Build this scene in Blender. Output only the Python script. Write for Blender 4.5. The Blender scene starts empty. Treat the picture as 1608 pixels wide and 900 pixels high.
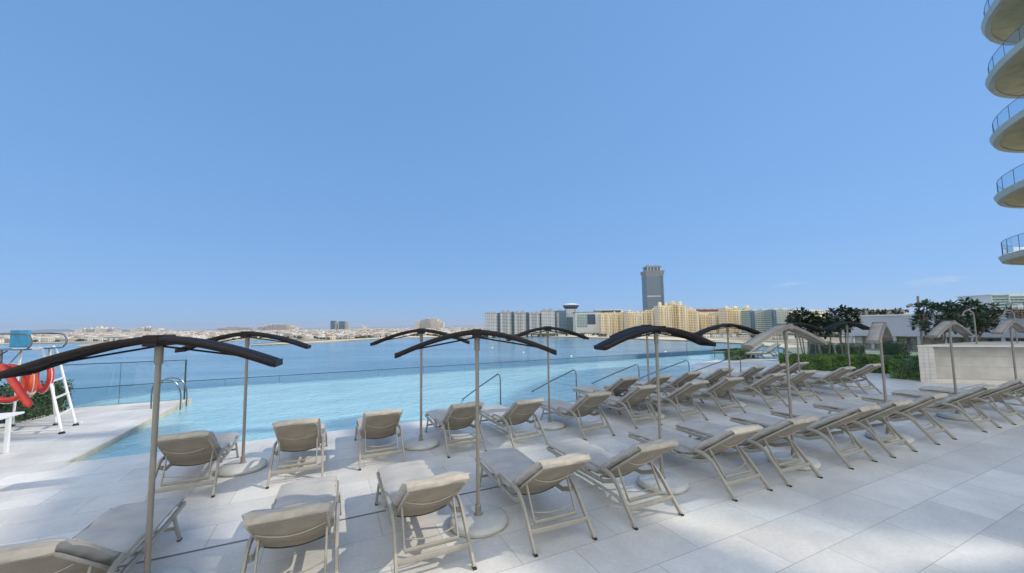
import bpy, bmesh, math, random
from mathutils import Vector, Matrix, noise
R = math.radians
rnd = random.Random(7)
S = bpy.context.scene
C = S.collection

# ------------------------------------------------------------------ camera
F = 600.0            # focal length in photograph pixels (1608 wide)
PX, PY = 804.0, 465.0
PITCH, ROLL, EYE = 0.0750, 0.0140, 2.40
cam_d = bpy.data.cameras.new('camera'); cam = bpy.data.objects.new('camera', cam_d); C.objects.link(cam)
cam_d.sensor_width = 36; cam_d.lens = F/1608*36
cam_d.shift_y = (PY-450)/1608
cam_d.clip_start = .05; cam_d.clip_end = 60000
MR = Matrix.Rotation(math.pi/2+PITCH, 3, 'X') @ Matrix.Rotation(-ROLL, 3, 'Z')
cam.matrix_world = Matrix.Translation((0, 0, EYE)) @ MR.to_4x4()
S.camera = cam
# ------------------------------------------------------------------ sky, sun, exposure
SUN_EL = R(42); SUN_DIR = Vector((.98, .16, 0)).normalized()
w = bpy.data.worlds.new('World'); S.world = w; w.use_nodes = True
nt = w.node_tree; nt.nodes.clear()
o_ = nt.nodes.new('ShaderNodeOutputWorld'); bg = nt.nodes.new('ShaderNodeBackground')
sky = nt.nodes.new('ShaderNodeTexSky'); sky.sky_type = 'NISHITA'; sky.sun_disc = False
sky.sun_elevation = SUN_EL; sky.sun_rotation = math.atan2(SUN_DIR.x, SUN_DIR.y)
sky.altitude = 0; sky.air_density = 1.0; sky.dust_density = 0; sky.ozone_density = 6
bg.inputs[1].default_value = .13
EXPO = .1; SKYK = 1/(2**EXPO*.13)
# two faint wisps of cloud low over the far shore
tc = nt.nodes.new('ShaderNodeTexCoord'); mp = nt.nodes.new('ShaderNodeMapping'); mp.inputs['Scale'].default_value = (14, 14, 70)
nz = nt.nodes.new('ShaderNodeTexNoise'); nz.inputs['Scale'].default_value = 1.3; nz.inputs['Detail'].default_value = 5
nt.links.new(tc.outputs['Generated'], mp.inputs[0]); nt.links.new(mp.outputs[0], nz.inputs[0])
acc = None
for (dx, dz, rr) in ((.735, .092, .045), (1.13, .098, .05)):
    v = Vector((dx, 1, dz)).normalized()
    m2 = nt.nodes.new('ShaderNodeVectorMath'); m2.operation = 'DISTANCE'; m2.inputs[1].default_value = (v.x, v.y, v.z*5)
    m3 = nt.nodes.new('ShaderNodeVectorMath'); m3.operation = 'MULTIPLY'; m3.inputs[1].default_value = (1, 1, 5)
    nt.links.new(tc.outputs['Generated'], m3.inputs[0]); nt.links.new(m3.outputs[0], m2.inputs[0])
    mr = nt.nodes.new('ShaderNodeMapRange'); mr.inputs[1].default_value = rr; mr.inputs[2].default_value = .005
    mr.inputs[3].default_value = 0; mr.inputs[4].default_value = 1
    nt.links.new(m2.outputs['Value'], mr.inputs[0])
    if acc is None: acc = mr.outputs[0]
    else:
        ad = nt.nodes.new('ShaderNodeMath'); ad.operation = 'MAXIMUM'; nt.links.new(acc, ad.inputs[0]); nt.links.new(mr.outputs[0], ad.inputs[1]); acc = ad.outputs[0]
rp = nt.nodes.new('ShaderNodeMapRange'); rp.inputs[1].default_value = .42; rp.inputs[2].default_value = .7; rp.inputs[4].default_value = .8
nt.links.new(nz.outputs[0], rp.inputs[0])
ml = nt.nodes.new('ShaderNodeMath'); ml.operation = 'MULTIPLY'; nt.links.new(rp.outputs[0], ml.inputs[0]); nt.links.new(acc, ml.inputs[1])
mx = nt.nodes.new('ShaderNodeMix'); mx.data_type = 'RGBA'; mx.inputs[7].default_value = (.62*SKYK, .70*SKYK, .86*SKYK, 1)
# soften the sky's contrast channel by channel (a hazy, evenly bright gulf sky)
sep = nt.nodes.new('ShaderNodeSeparateColor'); nt.links.new(sky.outputs[0], sep.inputs[0]); cmb = nt.nodes.new('ShaderNodeCombineColor')
for i_, (g_, k_) in enumerate(((.313, .178), (.263, .312), (.246, .520))):
    pw = nt.nodes.new('ShaderNodeMath'); pw.operation = 'POWER'; pw.inputs[1].default_value = g_; nt.links.new(sep.outputs[i_], pw.inputs[0])
    mu = nt.nodes.new('ShaderNodeMath'); mu.operation = 'MULTIPLY'; mu.inputs[1].default_value = k_*SKYK; nt.links.new(pw.outputs[0], mu.inputs[0]); nt.links.new(mu.outputs[0], cmb.inputs[i_])
# added unseen bright cloud behind the camera, filling light onto the shaded deck
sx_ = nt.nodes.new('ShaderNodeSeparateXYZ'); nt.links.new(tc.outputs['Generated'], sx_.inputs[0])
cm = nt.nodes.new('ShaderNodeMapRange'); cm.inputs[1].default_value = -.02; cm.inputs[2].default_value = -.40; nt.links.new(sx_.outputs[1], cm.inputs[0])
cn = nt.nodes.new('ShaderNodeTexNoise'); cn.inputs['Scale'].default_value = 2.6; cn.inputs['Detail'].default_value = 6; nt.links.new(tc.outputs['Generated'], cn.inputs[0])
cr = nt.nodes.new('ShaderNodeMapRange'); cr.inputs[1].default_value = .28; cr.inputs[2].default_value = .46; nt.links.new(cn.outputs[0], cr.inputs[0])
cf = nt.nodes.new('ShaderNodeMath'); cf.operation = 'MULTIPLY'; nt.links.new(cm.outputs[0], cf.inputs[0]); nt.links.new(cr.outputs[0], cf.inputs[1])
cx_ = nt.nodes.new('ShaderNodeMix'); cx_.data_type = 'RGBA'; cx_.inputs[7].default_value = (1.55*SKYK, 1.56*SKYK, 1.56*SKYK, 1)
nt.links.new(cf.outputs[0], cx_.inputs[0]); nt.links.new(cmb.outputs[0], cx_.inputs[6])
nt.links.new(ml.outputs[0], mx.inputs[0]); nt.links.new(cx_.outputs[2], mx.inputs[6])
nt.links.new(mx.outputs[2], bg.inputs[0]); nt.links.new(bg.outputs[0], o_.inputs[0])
sd = bpy.data.lights.new('sun', 'SUN'); sd.energy = 2.8; sd.angle = R(.6); sd.color = (1, .90, .76)
so = bpy.data.objects.new('sun', sd); C.objects.link(so)
sv = (SUN_DIR*math.cos(SUN_EL) + Vector((0, 0, math.sin(SUN_EL))))
so.rotation_euler = sv.to_track_quat('Z', 'Y').to_euler(); so.location = (30, 10, 40)
S.view_settings.view_transform = 'Standard'; S.view_settings.look = 'None'
S.view_settings.exposure = EXPO; S.view_settings.gamma = 1; S.view_settings.use_curve_mapping = False
try:
    S.cycles.transparent_max_bounces = 24; S.cycles.max_bounces = 6
except Exception: pass

# ------------------------------------------------------------------ where things stand
def ray(px, py): return MR @ Vector(((px-PX)/F, -(py-PY)/F, -1))
def P(px, py, z=0):
    d = ray(px, py); t = (z-EYE)/d.z; return Vector((d.x*t, d.y*t, z))
def PD(px, py, Y):
    d = ray(px, py); t = Y/d.y; return Vector((d.x*t, Y, EYE+d.z*t))
A = R(25.5); CA, SA = math.cos(A), math.sin(A)
def UV(u, v, z=0): return Vector((CA*u-SA*v, SA*u+CA*v, z))
def toUV(p): return (CA*p.x+SA*p.y, -SA*p.x+CA*p.y)

# ------------------------------------------------------------------ materials
def mat(name, col, rough=.6, metal=0, var=.12, vscale=6, bump=0, bscale=40, col2=None, spec=.5, coord='Object', det=4):
    m = bpy.data.materials.new(name); m.use_nodes = True; n = m.node_tree; b = n.nodes['Principled BSDF']
    b.inputs['Roughness'].default_value = rough; b.inputs['Metallic'].default_value = metal
    b.inputs['Specular IOR Level'].default_value = spec
    t = n.nodes.new('ShaderNodeTexCoord'); z = n.nodes.new('ShaderNodeTexNoise'); z.inputs['Scale'].default_value = vscale; z.inputs['Detail'].default_value = det
    n.links.new(t.outputs[coord], z.inputs[0])
    r = n.nodes.new('ShaderNodeValToRGB')
    c1 = [max(0, c*(1-var)) for c in col]; c2 = list(col2) if col2 else [min(1, c*(1+var)) for c in col]
    r.color_ramp.elements[0].position = .35; r.color_ramp.elements[1].position = .65
    r.color_ramp.elements[0].color = (*c1, 1); r.color_ramp.elements[1].color = (*c2, 1)
    n.links.new(z.outputs[0], r.inputs[0]); n.links.new(r.outputs[0], b.inputs['Base Color'])
    if bump:
        z2 = n.nodes.new('ShaderNodeTexNoise'); z2.inputs['Scale'].default_value = bscale; z2.inputs['Detail'].default_value = 3
        n.links.new(t.outputs[coord], z2.inputs[0]); bb = n.nodes.new('ShaderNodeBump'); bb.inputs['Strength'].default_value = bump
        bb.inputs['Distance'].default_value = .003
        n.links.new(z2.outputs[0], bb.inputs['Height']); n.links.new(bb.outputs[0], b.inputs['Normal'])
    return m
def nmath(n, op, a, b=None, c=None):
    x = n.nodes.new('ShaderNodeMath'); x.operation = op
    for i, q in enumerate((a, b, c)):
        if q is None: continue
        if isinstance(q, (int, float)): x.inputs[i].default_value = q
        else: n.links.new(q, x.inputs[i])
    return x.outputs[0]
def nmix(n, fac, a, b):
    x = n.nodes.new('ShaderNodeMix'); x.data_type = 'RGBA'
    for i, q in ((0, fac), (6, a), (7, b)):
        if isinstance(q, (int, float)): x.inputs[i].default_value = q
        elif isinstance(q, (tuple, list)): x.inputs[i].default_value = (*q[:3], 1)
        else: n.links.new(q, x.inputs[i])
    return x.outputs[2]
def facade(name, wall, glass, fh=3.4, bay=4.0, wh=.55, wb=.6, phase=0, rough=.7, gband=False):
    """a facade whose storeys and window bays run over the wall in the object's own metres"""
    m = bpy.data.materials.new(name); m.use_nodes = True; n = m.node_tree; b = n.nodes['Principled BSDF']
    t = n.nodes.new('ShaderNodeTexCoord'); sp = n.nodes.new('ShaderNodeSeparateXYZ'); n.links.new(t.outputs['Object'], sp.inputs[0])
    g = n.nodes.new('ShaderNodeNewGeometry'); sn = n.nodes.new('ShaderNodeSeparateXYZ'); n.links.new(t.outputs['Normal'], sn.inputs[0])
    fz = nmath(n, 'FRACT', nmath(n, 'DIVIDE', sp.outputs[2], fh))
    inz = nmath(n, 'MULTIPLY', nmath(n, 'GREATER_THAN', fz, .22), nmath(n, 'LESS_THAN', fz, .22+wh))
    sx = nmath(n, 'ABSOLUTE', sn.outputs[0]); side = nmath(n, 'GREATER_THAN', sx, .7)
    hx = nmath(n, 'ADD', nmath(n, 'MULTIPLY', sp.outputs[1], side), nmath(n, 'MULTIPLY', sp.outputs[0], nmath(n, 'SUBTRACT', 1, side)))
    fx = nmath(n, 'FRACT', nmath(n, 'ADD', nmath(n, 'DIVIDE', hx, bay), 100.13+phase))
    inx = nmath(n, 'LESS_THAN', fx, wb)
    win = inz if gband else nmath(n, 'MULTIPLY', inz, inx)
    flat = nmath(n, 'LESS_THAN', nmath(n, 'ABSOLUTE', sn.outputs[2]), .5)
    win = nmath(n, 'MULTIPLY', win, flat)
    z = n.nodes.new('ShaderNodeTexNoise'); z.inputs['Scale'].default_value = .12; z.inputs['Detail'].default_value = 6; n.links.new(t.outputs['Object'], z.inputs[0])
    wn = n.nodes.new('ShaderNodeTexWhiteNoise'); wn.noise_dimensions = '2D'; cb = n.nodes.new('ShaderNodeCombineXYZ')
    n.links.new(nmath(n, 'FLOOR', nmath(n, 'DIVIDE', hx, bay)), cb.inputs[0]); n.links.new(nmath(n, 'FLOOR', nmath(n, 'DIVIDE', sp.outputs[2], fh)), cb.inputs[1])
    n.links.new(cb.outputs[0], wn.inputs[0])
    gl = nmix(n, nmath(n, 'MULTIPLY', wn.outputs[0], .8), glass, [c*.45+wall[i]*.15 for i, c in enumerate(glass)])
    wl = nmix(n, z.outputs[0], [c*.85 for c in wall], [min(1, c*1.1) for c in wall])
    c = nmix(n, win, wl, gl); n.links.new(c, b.inputs['Base Color'])
    n.links.new(nmath(n, 'SUBTRACT', rough, nmath(n, 'MULTIPLY', win, rough-.2)), b.inputs['Roughness'])
    return m
def glassmat(name, tint=(.86, .94, .93), ior=1.45, rough=0.0):
    m = bpy.data.materials.new(name); m.use_nodes = True; n = m.node_tree; n.nodes.clear()
    o = n.nodes.new('ShaderNodeOutputMaterial'); t = n.nodes.new('ShaderNodeBsdfTransparent'); t.inputs[0].default_value = (*tint, 1)
    g = n.nodes.new('ShaderNodeBsdfGlossy'); g.inputs['Roughness'].default_value = rough; x = n.nodes.new('ShaderNodeMixShader')
    f = n.nodes.new('ShaderNodeFresnel'); f.inputs[0].default_value = ior
    n.links.new(f.outputs[0], x.inputs[0]); n.links.new(t.outputs[0], x.inputs[1]); n.links.new(g.outputs[0], x.inputs[2]); n.links.new(x.outputs[0], o.inputs[0])
    return m
def water(name, col, col2, rough, scales, strength, dist, vs):
    m = bpy.data.materials.new(name); m.use_nodes = True; n = m.node_tree; b = n.nodes['Principled BSDF']
    b.inputs['Roughness'].default_value = rough; b.inputs['IOR'].default_value = 1.33
    t = n.nodes.new('ShaderNodeTexCoord')
    mpn = n.nodes.new('ShaderNodeMapping'); mpn.inputs['Scale'].default_value = (vs*.35, vs*1.6, vs); n.links.new(t.outputs['Object'], mpn.inputs[0])
    z = n.nodes.new('ShaderNodeTexNoise'); z.inputs['Scale'].default_value = 1; z.inputs['Detail'].default_value = 4; z.inputs['Distortion'].default_value = .6
    n.links.new(mpn.outputs[0], z.inputs[0])
    r = n.nodes.new('ShaderNodeMapRange'); r.inputs[1].default_value = .35; r.inputs[2].default_value = .65; n.links.new(z.outputs[0], r.inputs[0])
    c = nmix(n, r.outputs[0], col, col2)
    n.links.new(c, b.inputs['Base Color'])
    hs = None
    for s_, wgt in scales:
        q = n.nodes.new('ShaderNodeTexNoise'); q.inputs['Scale'].default_value = s_; q.inputs['Detail'].default_value = 3; q.inputs['Distortion'].default_value = .8
        n.links.new(t.outputs['Object'], q.inputs[0]); h = nmath(n, 'MULTIPLY', q.outputs[0], wgt)
        hs = h if hs is None else nmath(n, 'ADD', hs, h)
    bb = n.nodes.new('ShaderNodeBump'); bb.inputs['Strength'].default_value = strength; bb.inputs['Distance'].default_value = dist
    n.links.new(hs, bb.inputs['Height']); n.links.new(bb.outputs[0], b.inputs['Normal'])
    return m, c, b, t
M = {}
def deckmat(name, col, tw=1.2, th=.6):
    m = bpy.data.materials.new(name); m.use_nodes = True; n = m.node_tree; b = n.nodes['Principled BSDF']
    t = n.nodes.new('ShaderNodeTexCoord')
    br = n.nodes.new('ShaderNodeTexBrick'); br.inputs['Scale'].default_value = 1; br.inputs['Brick Width'].default_value = tw; br.inputs['Row Height'].default_value = th
    br.inputs['Mortar Size'].default_value = .0045; br.inputs['Mortar Smooth'].default_value = .2; br.offset = .5
    br.inputs['Color1'].default_value = (*[c*.88 for c in col], 1); br.inputs['Color2'].default_value = (*[min(1, c*1.08) for c in col], 1)
    br.inputs['Mortar'].default_value = (*[c*.60 for c in col], 1); n.links.new(t.outputs['Object'], br.inputs[0])
    z = n.nodes.new('ShaderNodeTexNoise'); z.inputs['Scale'].default_value = .9; z.inputs['Detail'].default_value = 8; z.inputs['Roughness'].default_value = .65; n.links.new(t.outputs['Object'], z.inputs[0])
    z2 = n.nodes.new('ShaderNodeTexNoise'); z2.inputs['Scale'].default_value = 22; z2.inputs['Detail'].default_value = 6; n.links.new(t.outputs['Object'], z2.inputs[0])
    f = n.nodes.new('ShaderNodeMapRange'); f.inputs[1].default_value = .3; f.inputs[2].default_value = .7; f.inputs[3].default_value = .80; f.inputs[4].default_value = 1.10; n.links.new(z.outputs[0], f.inputs[0])
    f2 = n.nodes.new('ShaderNodeMapRange'); f2.inputs[1].default_value = .3; f2.inputs[2].default_value = .7; f2.inputs[3].default_value = .94; f2.inputs[4].default_value = 1.05; n.links.new(z2.outputs[0], f2.inputs[0])
    vm = n.nodes.new('ShaderNodeVectorMath'); vm.operation = 'SCALE'; n.links.new(br.outputs[0], vm.inputs[0]); n.links.new(nmath(n, 'MULTIPLY', f.outputs[0], f2.outputs[0]), vm.inputs['Scale'])
    z3 = n.nodes.new('ShaderNodeTexNoise'); z3.inputs['Scale'].default_value = .45; z3.inputs['Detail'].default_value = 10; z3.inputs['Roughness'].default_value = .75; z3.inputs['Distortion'].default_value = 1.2; n.links.new(t.outputs['Object'], z3.inputs[0])
    st = n.nodes.new('ShaderNodeMapRange'); st.inputs[1].default_value = .56; st.inputs[2].default_value = .70; st.inputs[4].default_value = .55; n.links.new(z3.outputs[0], st.inputs[0])
    fin = nmix(n, st.outputs[0], vm.outputs[0], [c*f_ for c, f_ in zip(col, (.70, .69, .66))])
    n.links.new(fin, b.inputs['Base Color'])
    rr = n.nodes.new('ShaderNodeMapRange'); rr.inputs[3].default_value = .38; rr.inputs[4].default_value = .62; n.links.new(z.outputs[0], rr.inputs[0]); n.links.new(rr.outputs[0], b.inputs['Roughness'])
    bb = n.nodes.new('ShaderNodeBump'); bb.inputs['Strength'].default_value = .25; bb.inputs['Distance'].default_value = .004
    n.links.new(nmath(n, 'SUBTRACT', nmath(n, 'MULTIPLY', z2.outputs[0], .5), br.outputs['Fac']), bb.inputs['Height']); n.links.new(bb.outputs[0], b.inputs['Normal'])
    return m
M['deck'] = deckmat('pale_stone_paving', (.66, .65, .62))
M['coping'] = mat('coping_stone', (.55, .50, .38), .6, var=.12, vscale=3, bump=.3)
M['slot'] = mat('drain_slot', (.16, .17, .18), .6)
M['podium'] = mat('podium_render', (.6, .58, .53), .8, vscale=.5)
M['pooltile'] = mat('pool_wall', (.35, .5, .55), .4)
M['frame'] = mat('taupe_powder_coat', (.33, .31, .265), .42, var=.05, vscale=9, bump=.05, bscale=300)
M['sling'] = mat('taupe_sling_fabric', (.285, .25, .195), .9, var=.10, vscale=5, spec=.2)
M['cushion'] = mat('grey_beige_cushion', (.43, .415, .39), .9, var=.06, vscale=4, bump=.35, bscale=60)
M['flap'] = mat('head_flap_fabric', (.42, .38, .315), .9, var=.08, vscale=14, bump=.8, bscale=25)
M['piping'] = mat('cushion_piping', (.50, .46, .38), .85)
M['darkcord'] = mat('dark_edge_cord', (.07, .065, .06), .7)
M['foot'] = mat('rubber_foot', (.03, .03, .03), .8)
M['canopy_dark'] = mat('dark_brown_canopy', (.006, .004, .004), .6, var=.45, vscale=7, bump=.25, bscale=30, spec=.25)
M['canopy_edge'] = mat('canopy_edge_strip', (.011, .006, .0055), .5, var=.35, vscale=9, spec=.3)
M['canopy_taupe'] = mat('taupe_canopy', (.30, .275, .235), .6, var=.15, vscale=5, bump=.2)
M['canopy_taupe_edge'] = mat('taupe_canopy_edge', (.20, .18, .155), .5, var=.15, vscale=5)
M['pole'] = mat('taupe_pole', (.23, .21, .175), .38, metal=.0, var=.06, vscale=3)
M['garden'] = mat('garden_ground', (.24, .25, .19), .9, var=.3, vscale=.6)
M['base'] = mat('parasol_base', (.50, .51, .48), .6, var=.08, vscale=5, bump=.2)
M['glass'] = glassmat('balustrade_glass', (.94, .978, .975))
M['glass_clear'] = glassmat('clear_glass', (.92, .97, .97), 1.3)
M['glass_blue'] = glassmat('balcony_glass', (.74, .86, .93), 1.8)
M['trim'] = mat('dark_trim', (.05, .07, .075), .4, metal=.4)
M['steel'] = mat('brushed_steel', (.17, .20, .21), .30, metal=.75, var=.1, vscale=30)
M['white'] = mat('white_paint', (.74, .76, .77), .45, var=.05, vscale=3)
M['whitewall'] = mat('white_wall', (.50, .54, .61), .8, var=.05, vscale=.4)
M['blue'] = mat('blue_fabric', (.05, .28, .48), .7, var=.15, vscale=5)
M['red'] = mat('red_plastic', (.62, .05, .035), .45, var=.12, vscale=8)
M['orange'] = mat('orange_plastic', (.78, .12, .04), .45, var=.12, vscale=8)
M['black'] = mat('black_rubber', (.02, .02, .022), .7)
M['stone'] = mat('planter_stone', (.52, .505, .47), .8, var=.10, vscale=2.5, bump=.4, bscale=25)
M['joint'] = mat('grout', (.38, .36, .32), .9)
M['stone_lit'] = mat('planter_stone_lit', (.58, .55, .49), .8, var=.06, vscale=2)  # paler copy of the planter stone, light put into its colour
M['leaf'] = mat('leaf_green', (.032, .075, .028), .5, var=.5, vscale=9, col2=(.06, .12, .035))
M['leaf_dark'] = mat('glossy_dark_leaf', (.016, .042, .022), .4, var=.4, vscale=5, col2=(.035, .075, .035))
M['leaf_frangi'] = mat('frangipani_leaf', (.04, .085, .05), .42, var=.4, vscale=5, col2=(.065, .125, .065))
M['leaf_hedge'] = mat('hedge_leaf', (.065, .15, .022), .55, var=.45, vscale=3, col2=(.11, .21, .035))
M['bark'] = mat('grey_bark', (.20, .165, .13), .85, var=.25, vscale=12, bump=.5)
M['sand'] = mat('beach_sand', (.62, .52, .38), .95, var=.10, vscale=.02)
M['land'] = mat('island_ground', (.28, .25, .19), .95, var=.35, vscale=.012)
M['hill'] = mat('far_hill', (.14, .17, .20), .95, var=.1, vscale=.001)
M['tree_far'] = mat('far_tree', (.05, .075, .035), .9, var=.35, vscale=.08)
M['villa_white'] = facade('villa_white', (.78, .76, .72), (.10, .12, .14), 3.4, 4.2, .5, .5)
M['villa_cream'] = facade('villa_cream', (.66, .60, .50), (.10, .11, .12), 3.4, 3.9, .5, .5)
M['villa_grey'] = facade('villa_grey', (.40, .38, .36), (.09, .10, .12), 3.4, 4.4, .5, .5)
M['roof_tile'] = mat('clay_roof', (.36, .25, .19), .9, var=.2, vscale=.1)
M['roof_pale'] = mat('pale_roof', (.58, .56, .52), .9, var=.15, vscale=.1)

# ------------------------------------------------------------------ mesh helpers
def obj(name, bm, m, parent=None, loc=None, rz=0, smooth=False):
    me = bpy.data.meshes.new(name); bm.normal_update()
    if smooth:
        for f in bm.faces: f.smooth = True
        for e in bm.edges:
            if len(e.link_faces) == 2 and e.calc_face_angle(0) > R(40): e.smooth = False
    bm.to_mesh(me); bm.free()
    for q in (m if isinstance(m, (list, tuple)) else [m]): me.materials.append(q)
    o = bpy.data.objects.new(name, me); C.objects.link(o)
    if parent: o.parent = parent
    if loc is not None: o.location = loc
    if rz: o.rotation_euler = (0, 0, rz)
    return o
def tag(o, label=None, cat=None, group=None, kind=None):
    if label: o['label'] = label
    if cat: o['category'] = cat
    if group: o['group'] = group
    if kind: o['kind'] = kind
    return o
def thing(name, label, cat, loc=(0, 0, 0), rz=0, group=None):
    o = bpy.data.objects.new(name, None); C.objects.link(o); o.location = loc; o.rotation_euler = (0, 0, rz); o.empty_display_size = .2
    return tag(o, label, cat, group)
def kids(o): return [c for c in bpy.data.objects if c.parent == o]
def copy_tree(o, parent=None):
    c = o.copy(); C.objects.link(c)
    if parent: c.parent = parent
    for ch in CH.get(o.name) or kids(o): copy_tree(ch, c)
    return c
CH = {}
def box(bm, x0, x1, y0, y1, z0, z1, mi=0):
    vs = [bm.verts.new((x, y, z)) for x in (x0, x1) for y in (y0, y1) for z in (z0, z1)]
    for q in ((0, 1, 3, 2), (4, 6, 7, 5), (0, 4, 5, 1), (2, 3, 7, 6), (0, 2, 6, 4), (1, 5, 7, 3)):
        f = bm.faces.new([vs[i] for i in q]); f.material_index = mi
def bev(bm, r, seg=2):
    bmesh.ops.bevel(bm, geom=list(bm.edges), offset=r, segments=seg, affect='EDGES', profile=.5)
def B(): return bmesh.new()
def tube(bm, pts, r, n=8, closed=False, flat=None, taper=None):
    """round bar along pts; flat=(a,b) gives an oval section a across, b up"""
    pts = [Vector(p) for p in pts]; N = len(pts); rings = []
    up0 = None
    for i, p in enumerate(pts):
        a = pts[(i-1) % N] if (closed or i > 0) else p; b = pts[(i+1) % N] if (closed or i < N-1) else p
        t = (b-a).normalized()
        if up0 is None:
            up0 = Vector((0, 0, 1)) if abs(t.z) < .9 else Vector((0, 1, 0))
        s = t.cross(up0).normalized(); up = s.cross(t).normalized(); up0 = up
        rr = r*(taper[i] if taper else 1); ring = []
        for k in range(n):
            an = 2*math.pi*(k+.5)/n; cx, cy = math.cos(an), math.sin(an)
            if flat:
                e = .45; cx = math.copysign(abs(cx)**e, cx)*flat[0]; cy = math.copysign(abs(cy)**e, cy)*flat[1]
            else: cx *= rr; cy *= rr
            ring.append(bm.verts.new(p+s*cx+up*cy))
        rings.append(ring)
    for i in range(N if closed else N-1):
        a, b = rings[i], rings[(i+1) % N]
        for k in range(n): bm.faces.new((a[k], a[(k+1) % n], b[(k+1) % n], b[k]))
    if not closed: bm.faces.new(rings[0][::-1]); bm.faces.new(rings[-1])
def smoothpts(pts, sub=4):
    pts = [Vector(p) for p in pts]; out = []
    for i in range(len(pts)-1):
        p0 = pts[max(i-1, 0)]; p1 = pts[i]; p2 = pts[i+1]; p3 = pts[min(i+2, len(pts)-1)]
        for k in range(sub):
            t = k/sub; out.append(.5*((2*p1)+(p2-p0)*t+(2*p0-5*p1+4*p2-p3)*t*t+(3*p1-p0-3*p2+p3)*t**3))
    out.append(pts[-1]); return out
def lathe(bm, prof, n=24, c=(0, 0, 0)):
    rings = [[bm.verts.new((c[0]+r*math.cos(2*math.pi*k/n), c[1]+r*math.sin(2*math.pi*k/n), c[2]+z)) for k in range(n)] for r, z in prof]
    for a, b in zip(rings, rings[1:]):
        for k in range(n): bm.faces.new((a[k], a[(k+1) % n], b[(k+1) % n], b[k]))
    bm.faces.new(rings[0][::-1]); bm.faces.new(rings[-1])
def poly(bm, pts, z0, z1):
    top = [bm.verts.new((p[0], p[1], z1)) for p in pts]; bot = [bm.verts.new((p[0], p[1], z0)) for p in pts]; n = len(pts)
    bm.faces.new(top); bm.faces.new(bot[::-1])
    for i in range(n): bm.faces.new((bot[i], bot[(i+1) % n], top[(i+1) % n], top[i]))
def flatpoly(bm, pts, z): bm.faces.new([bm.verts.new((p[0], p[1], z)) for p in pts])

# ------------------------------------------------------------------ SETTING
# sea
SEA = -25.0
bm = B()
for a0, a1 in ((0, 300), (300, 1200), (1200, 5000), (5000, 45000)):
    n = 48
    for k in range(n):
        t0, t1 = 2*math.pi*k/n, 2*math.pi*(k+1)/n
        vs = [(a0*math.cos(t0), a0*math.sin(t0)), (a1*math.cos(t0), a1*math.sin(t0)), (a1*math.cos(t1), a1*math.sin(t1)), (a0*math.cos(t1), a0*math.sin(t1))]
        if a0 == 0: vs = vs[1:] if False else [vs[0], vs[1], vs[2]]
        flatpoly(bm, vs, SEA)
bmesh.ops.remove_doubles(bm, verts=bm.verts, dist=.01)
sea_m, c_, b_, t_ = water('sea_water', (.10, .22, .32), (.17, .32, .42), .16, ((.05, 3), (.35, .7), (1.5, .15)), .5, 1.0, .012)
tag(obj('sea', bm, sea_m), kind='structure')
# islands
def SP(px, py): p = P(px, py, SEA); return (p.x, p.y)
shore = [SP(*q) for q in ((1330, 566), (1240, 549), (1170, 541), (1100, 537), (1000, 533), (900, 530), (840, 529), (760, 529.5), (700, 530), (640, 531), (580, 533.5), (530, 537), (490, 539.5), (440, 541.5), (394, 543.5))]
shore += [SP(*q) for q in ((396, 541.5), (450, 536.5), (480, 534), (423, 532.5), (340, 538), (300, 540), (240, 541), (163, 542.5), (122, 545), (130, 543), (161, 538.5), (100, 539), (45, 540), (0, 541.5), (-120, 544))]
far = [(-4300, 3300), (-2300, 4700), (0, 5200), (3000, 4300), (5200, 3000), (2500, 300), (600, -100), (200, 150)]
bm = B(); pts = shore+far
top = [bm.verts.new((x, y, SEA+1.2)) for x, y in pts]; bot = [bm.verts.new((x, y, SEA-2)) for x, y in pts]
edges = [bm.edges.new((top[i], top[(i+1) % len(top)])) for i in range(len(top))]
bmesh.ops.triangle_fill(bm, edges=edges, use_beauty=True)
for i in range(len(pts)): bm.faces.new((bot[i], bot[(i+1) % len(pts)], top[(i+1) % len(pts)], top[i]))
tag(obj('land', bm, M['land']), kind='structure')
# beach strip along the shore
bm = B()
def strip(bm, line, widths, z):
    a = [bm.verts.new((x, y, z)) for x, y in line]; b = []
    for (x, y), wd in zip(line, widths):
        l = math.hypot(x, y); b.append(bm.verts.new((x*(1+wd/l), y*(1+wd/l), z+.3)))
    for i in range(len(line)-1): bm.faces.new((a[i], a[i+1], b[i+1], b[i]))
strip(bm, shore[:15], [60, 60, 70, 90, 110, 150, 160, 170, 140, 110, 90, 75, 60, 40, 10], SEA+1.4)
strip(bm, shore[18:30], [12, 22, 25, 25, 25, 25, 6, 10, 22, 40, 45, 45], SEA+1.4)
tag(obj('beach', bm, M['sand']), kind='structure')
bm = B()
hp = [(0, 523), (20, 521.5), (45, 519), (62, 518), (80, 517), (95, 517.5), (104, 516.4), (116, 518.5), (135, 521)]
for dY in (0, 900):
    pass
t0 = [PD(x, y+0, 14000) for x, y in hp]
fr = [bm.verts.new((p.x, p.y-400, SEA)) for p in t0]; rg = [bm.verts.new(p) for p in t0]; bk = [bm.verts.new((p.x*1.06, p.y*1.06, SEA)) for p in t0]
for i in range(len(t0)-1):
    bm.faces.new((fr[i], fr[i+1], rg[i+1], rg[i])); bm.faces.new((rg[i], rg[i+1], bk[i+1], bk[i]))
tag(obj('hills', bm, M['hill']), kind='structure')

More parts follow.
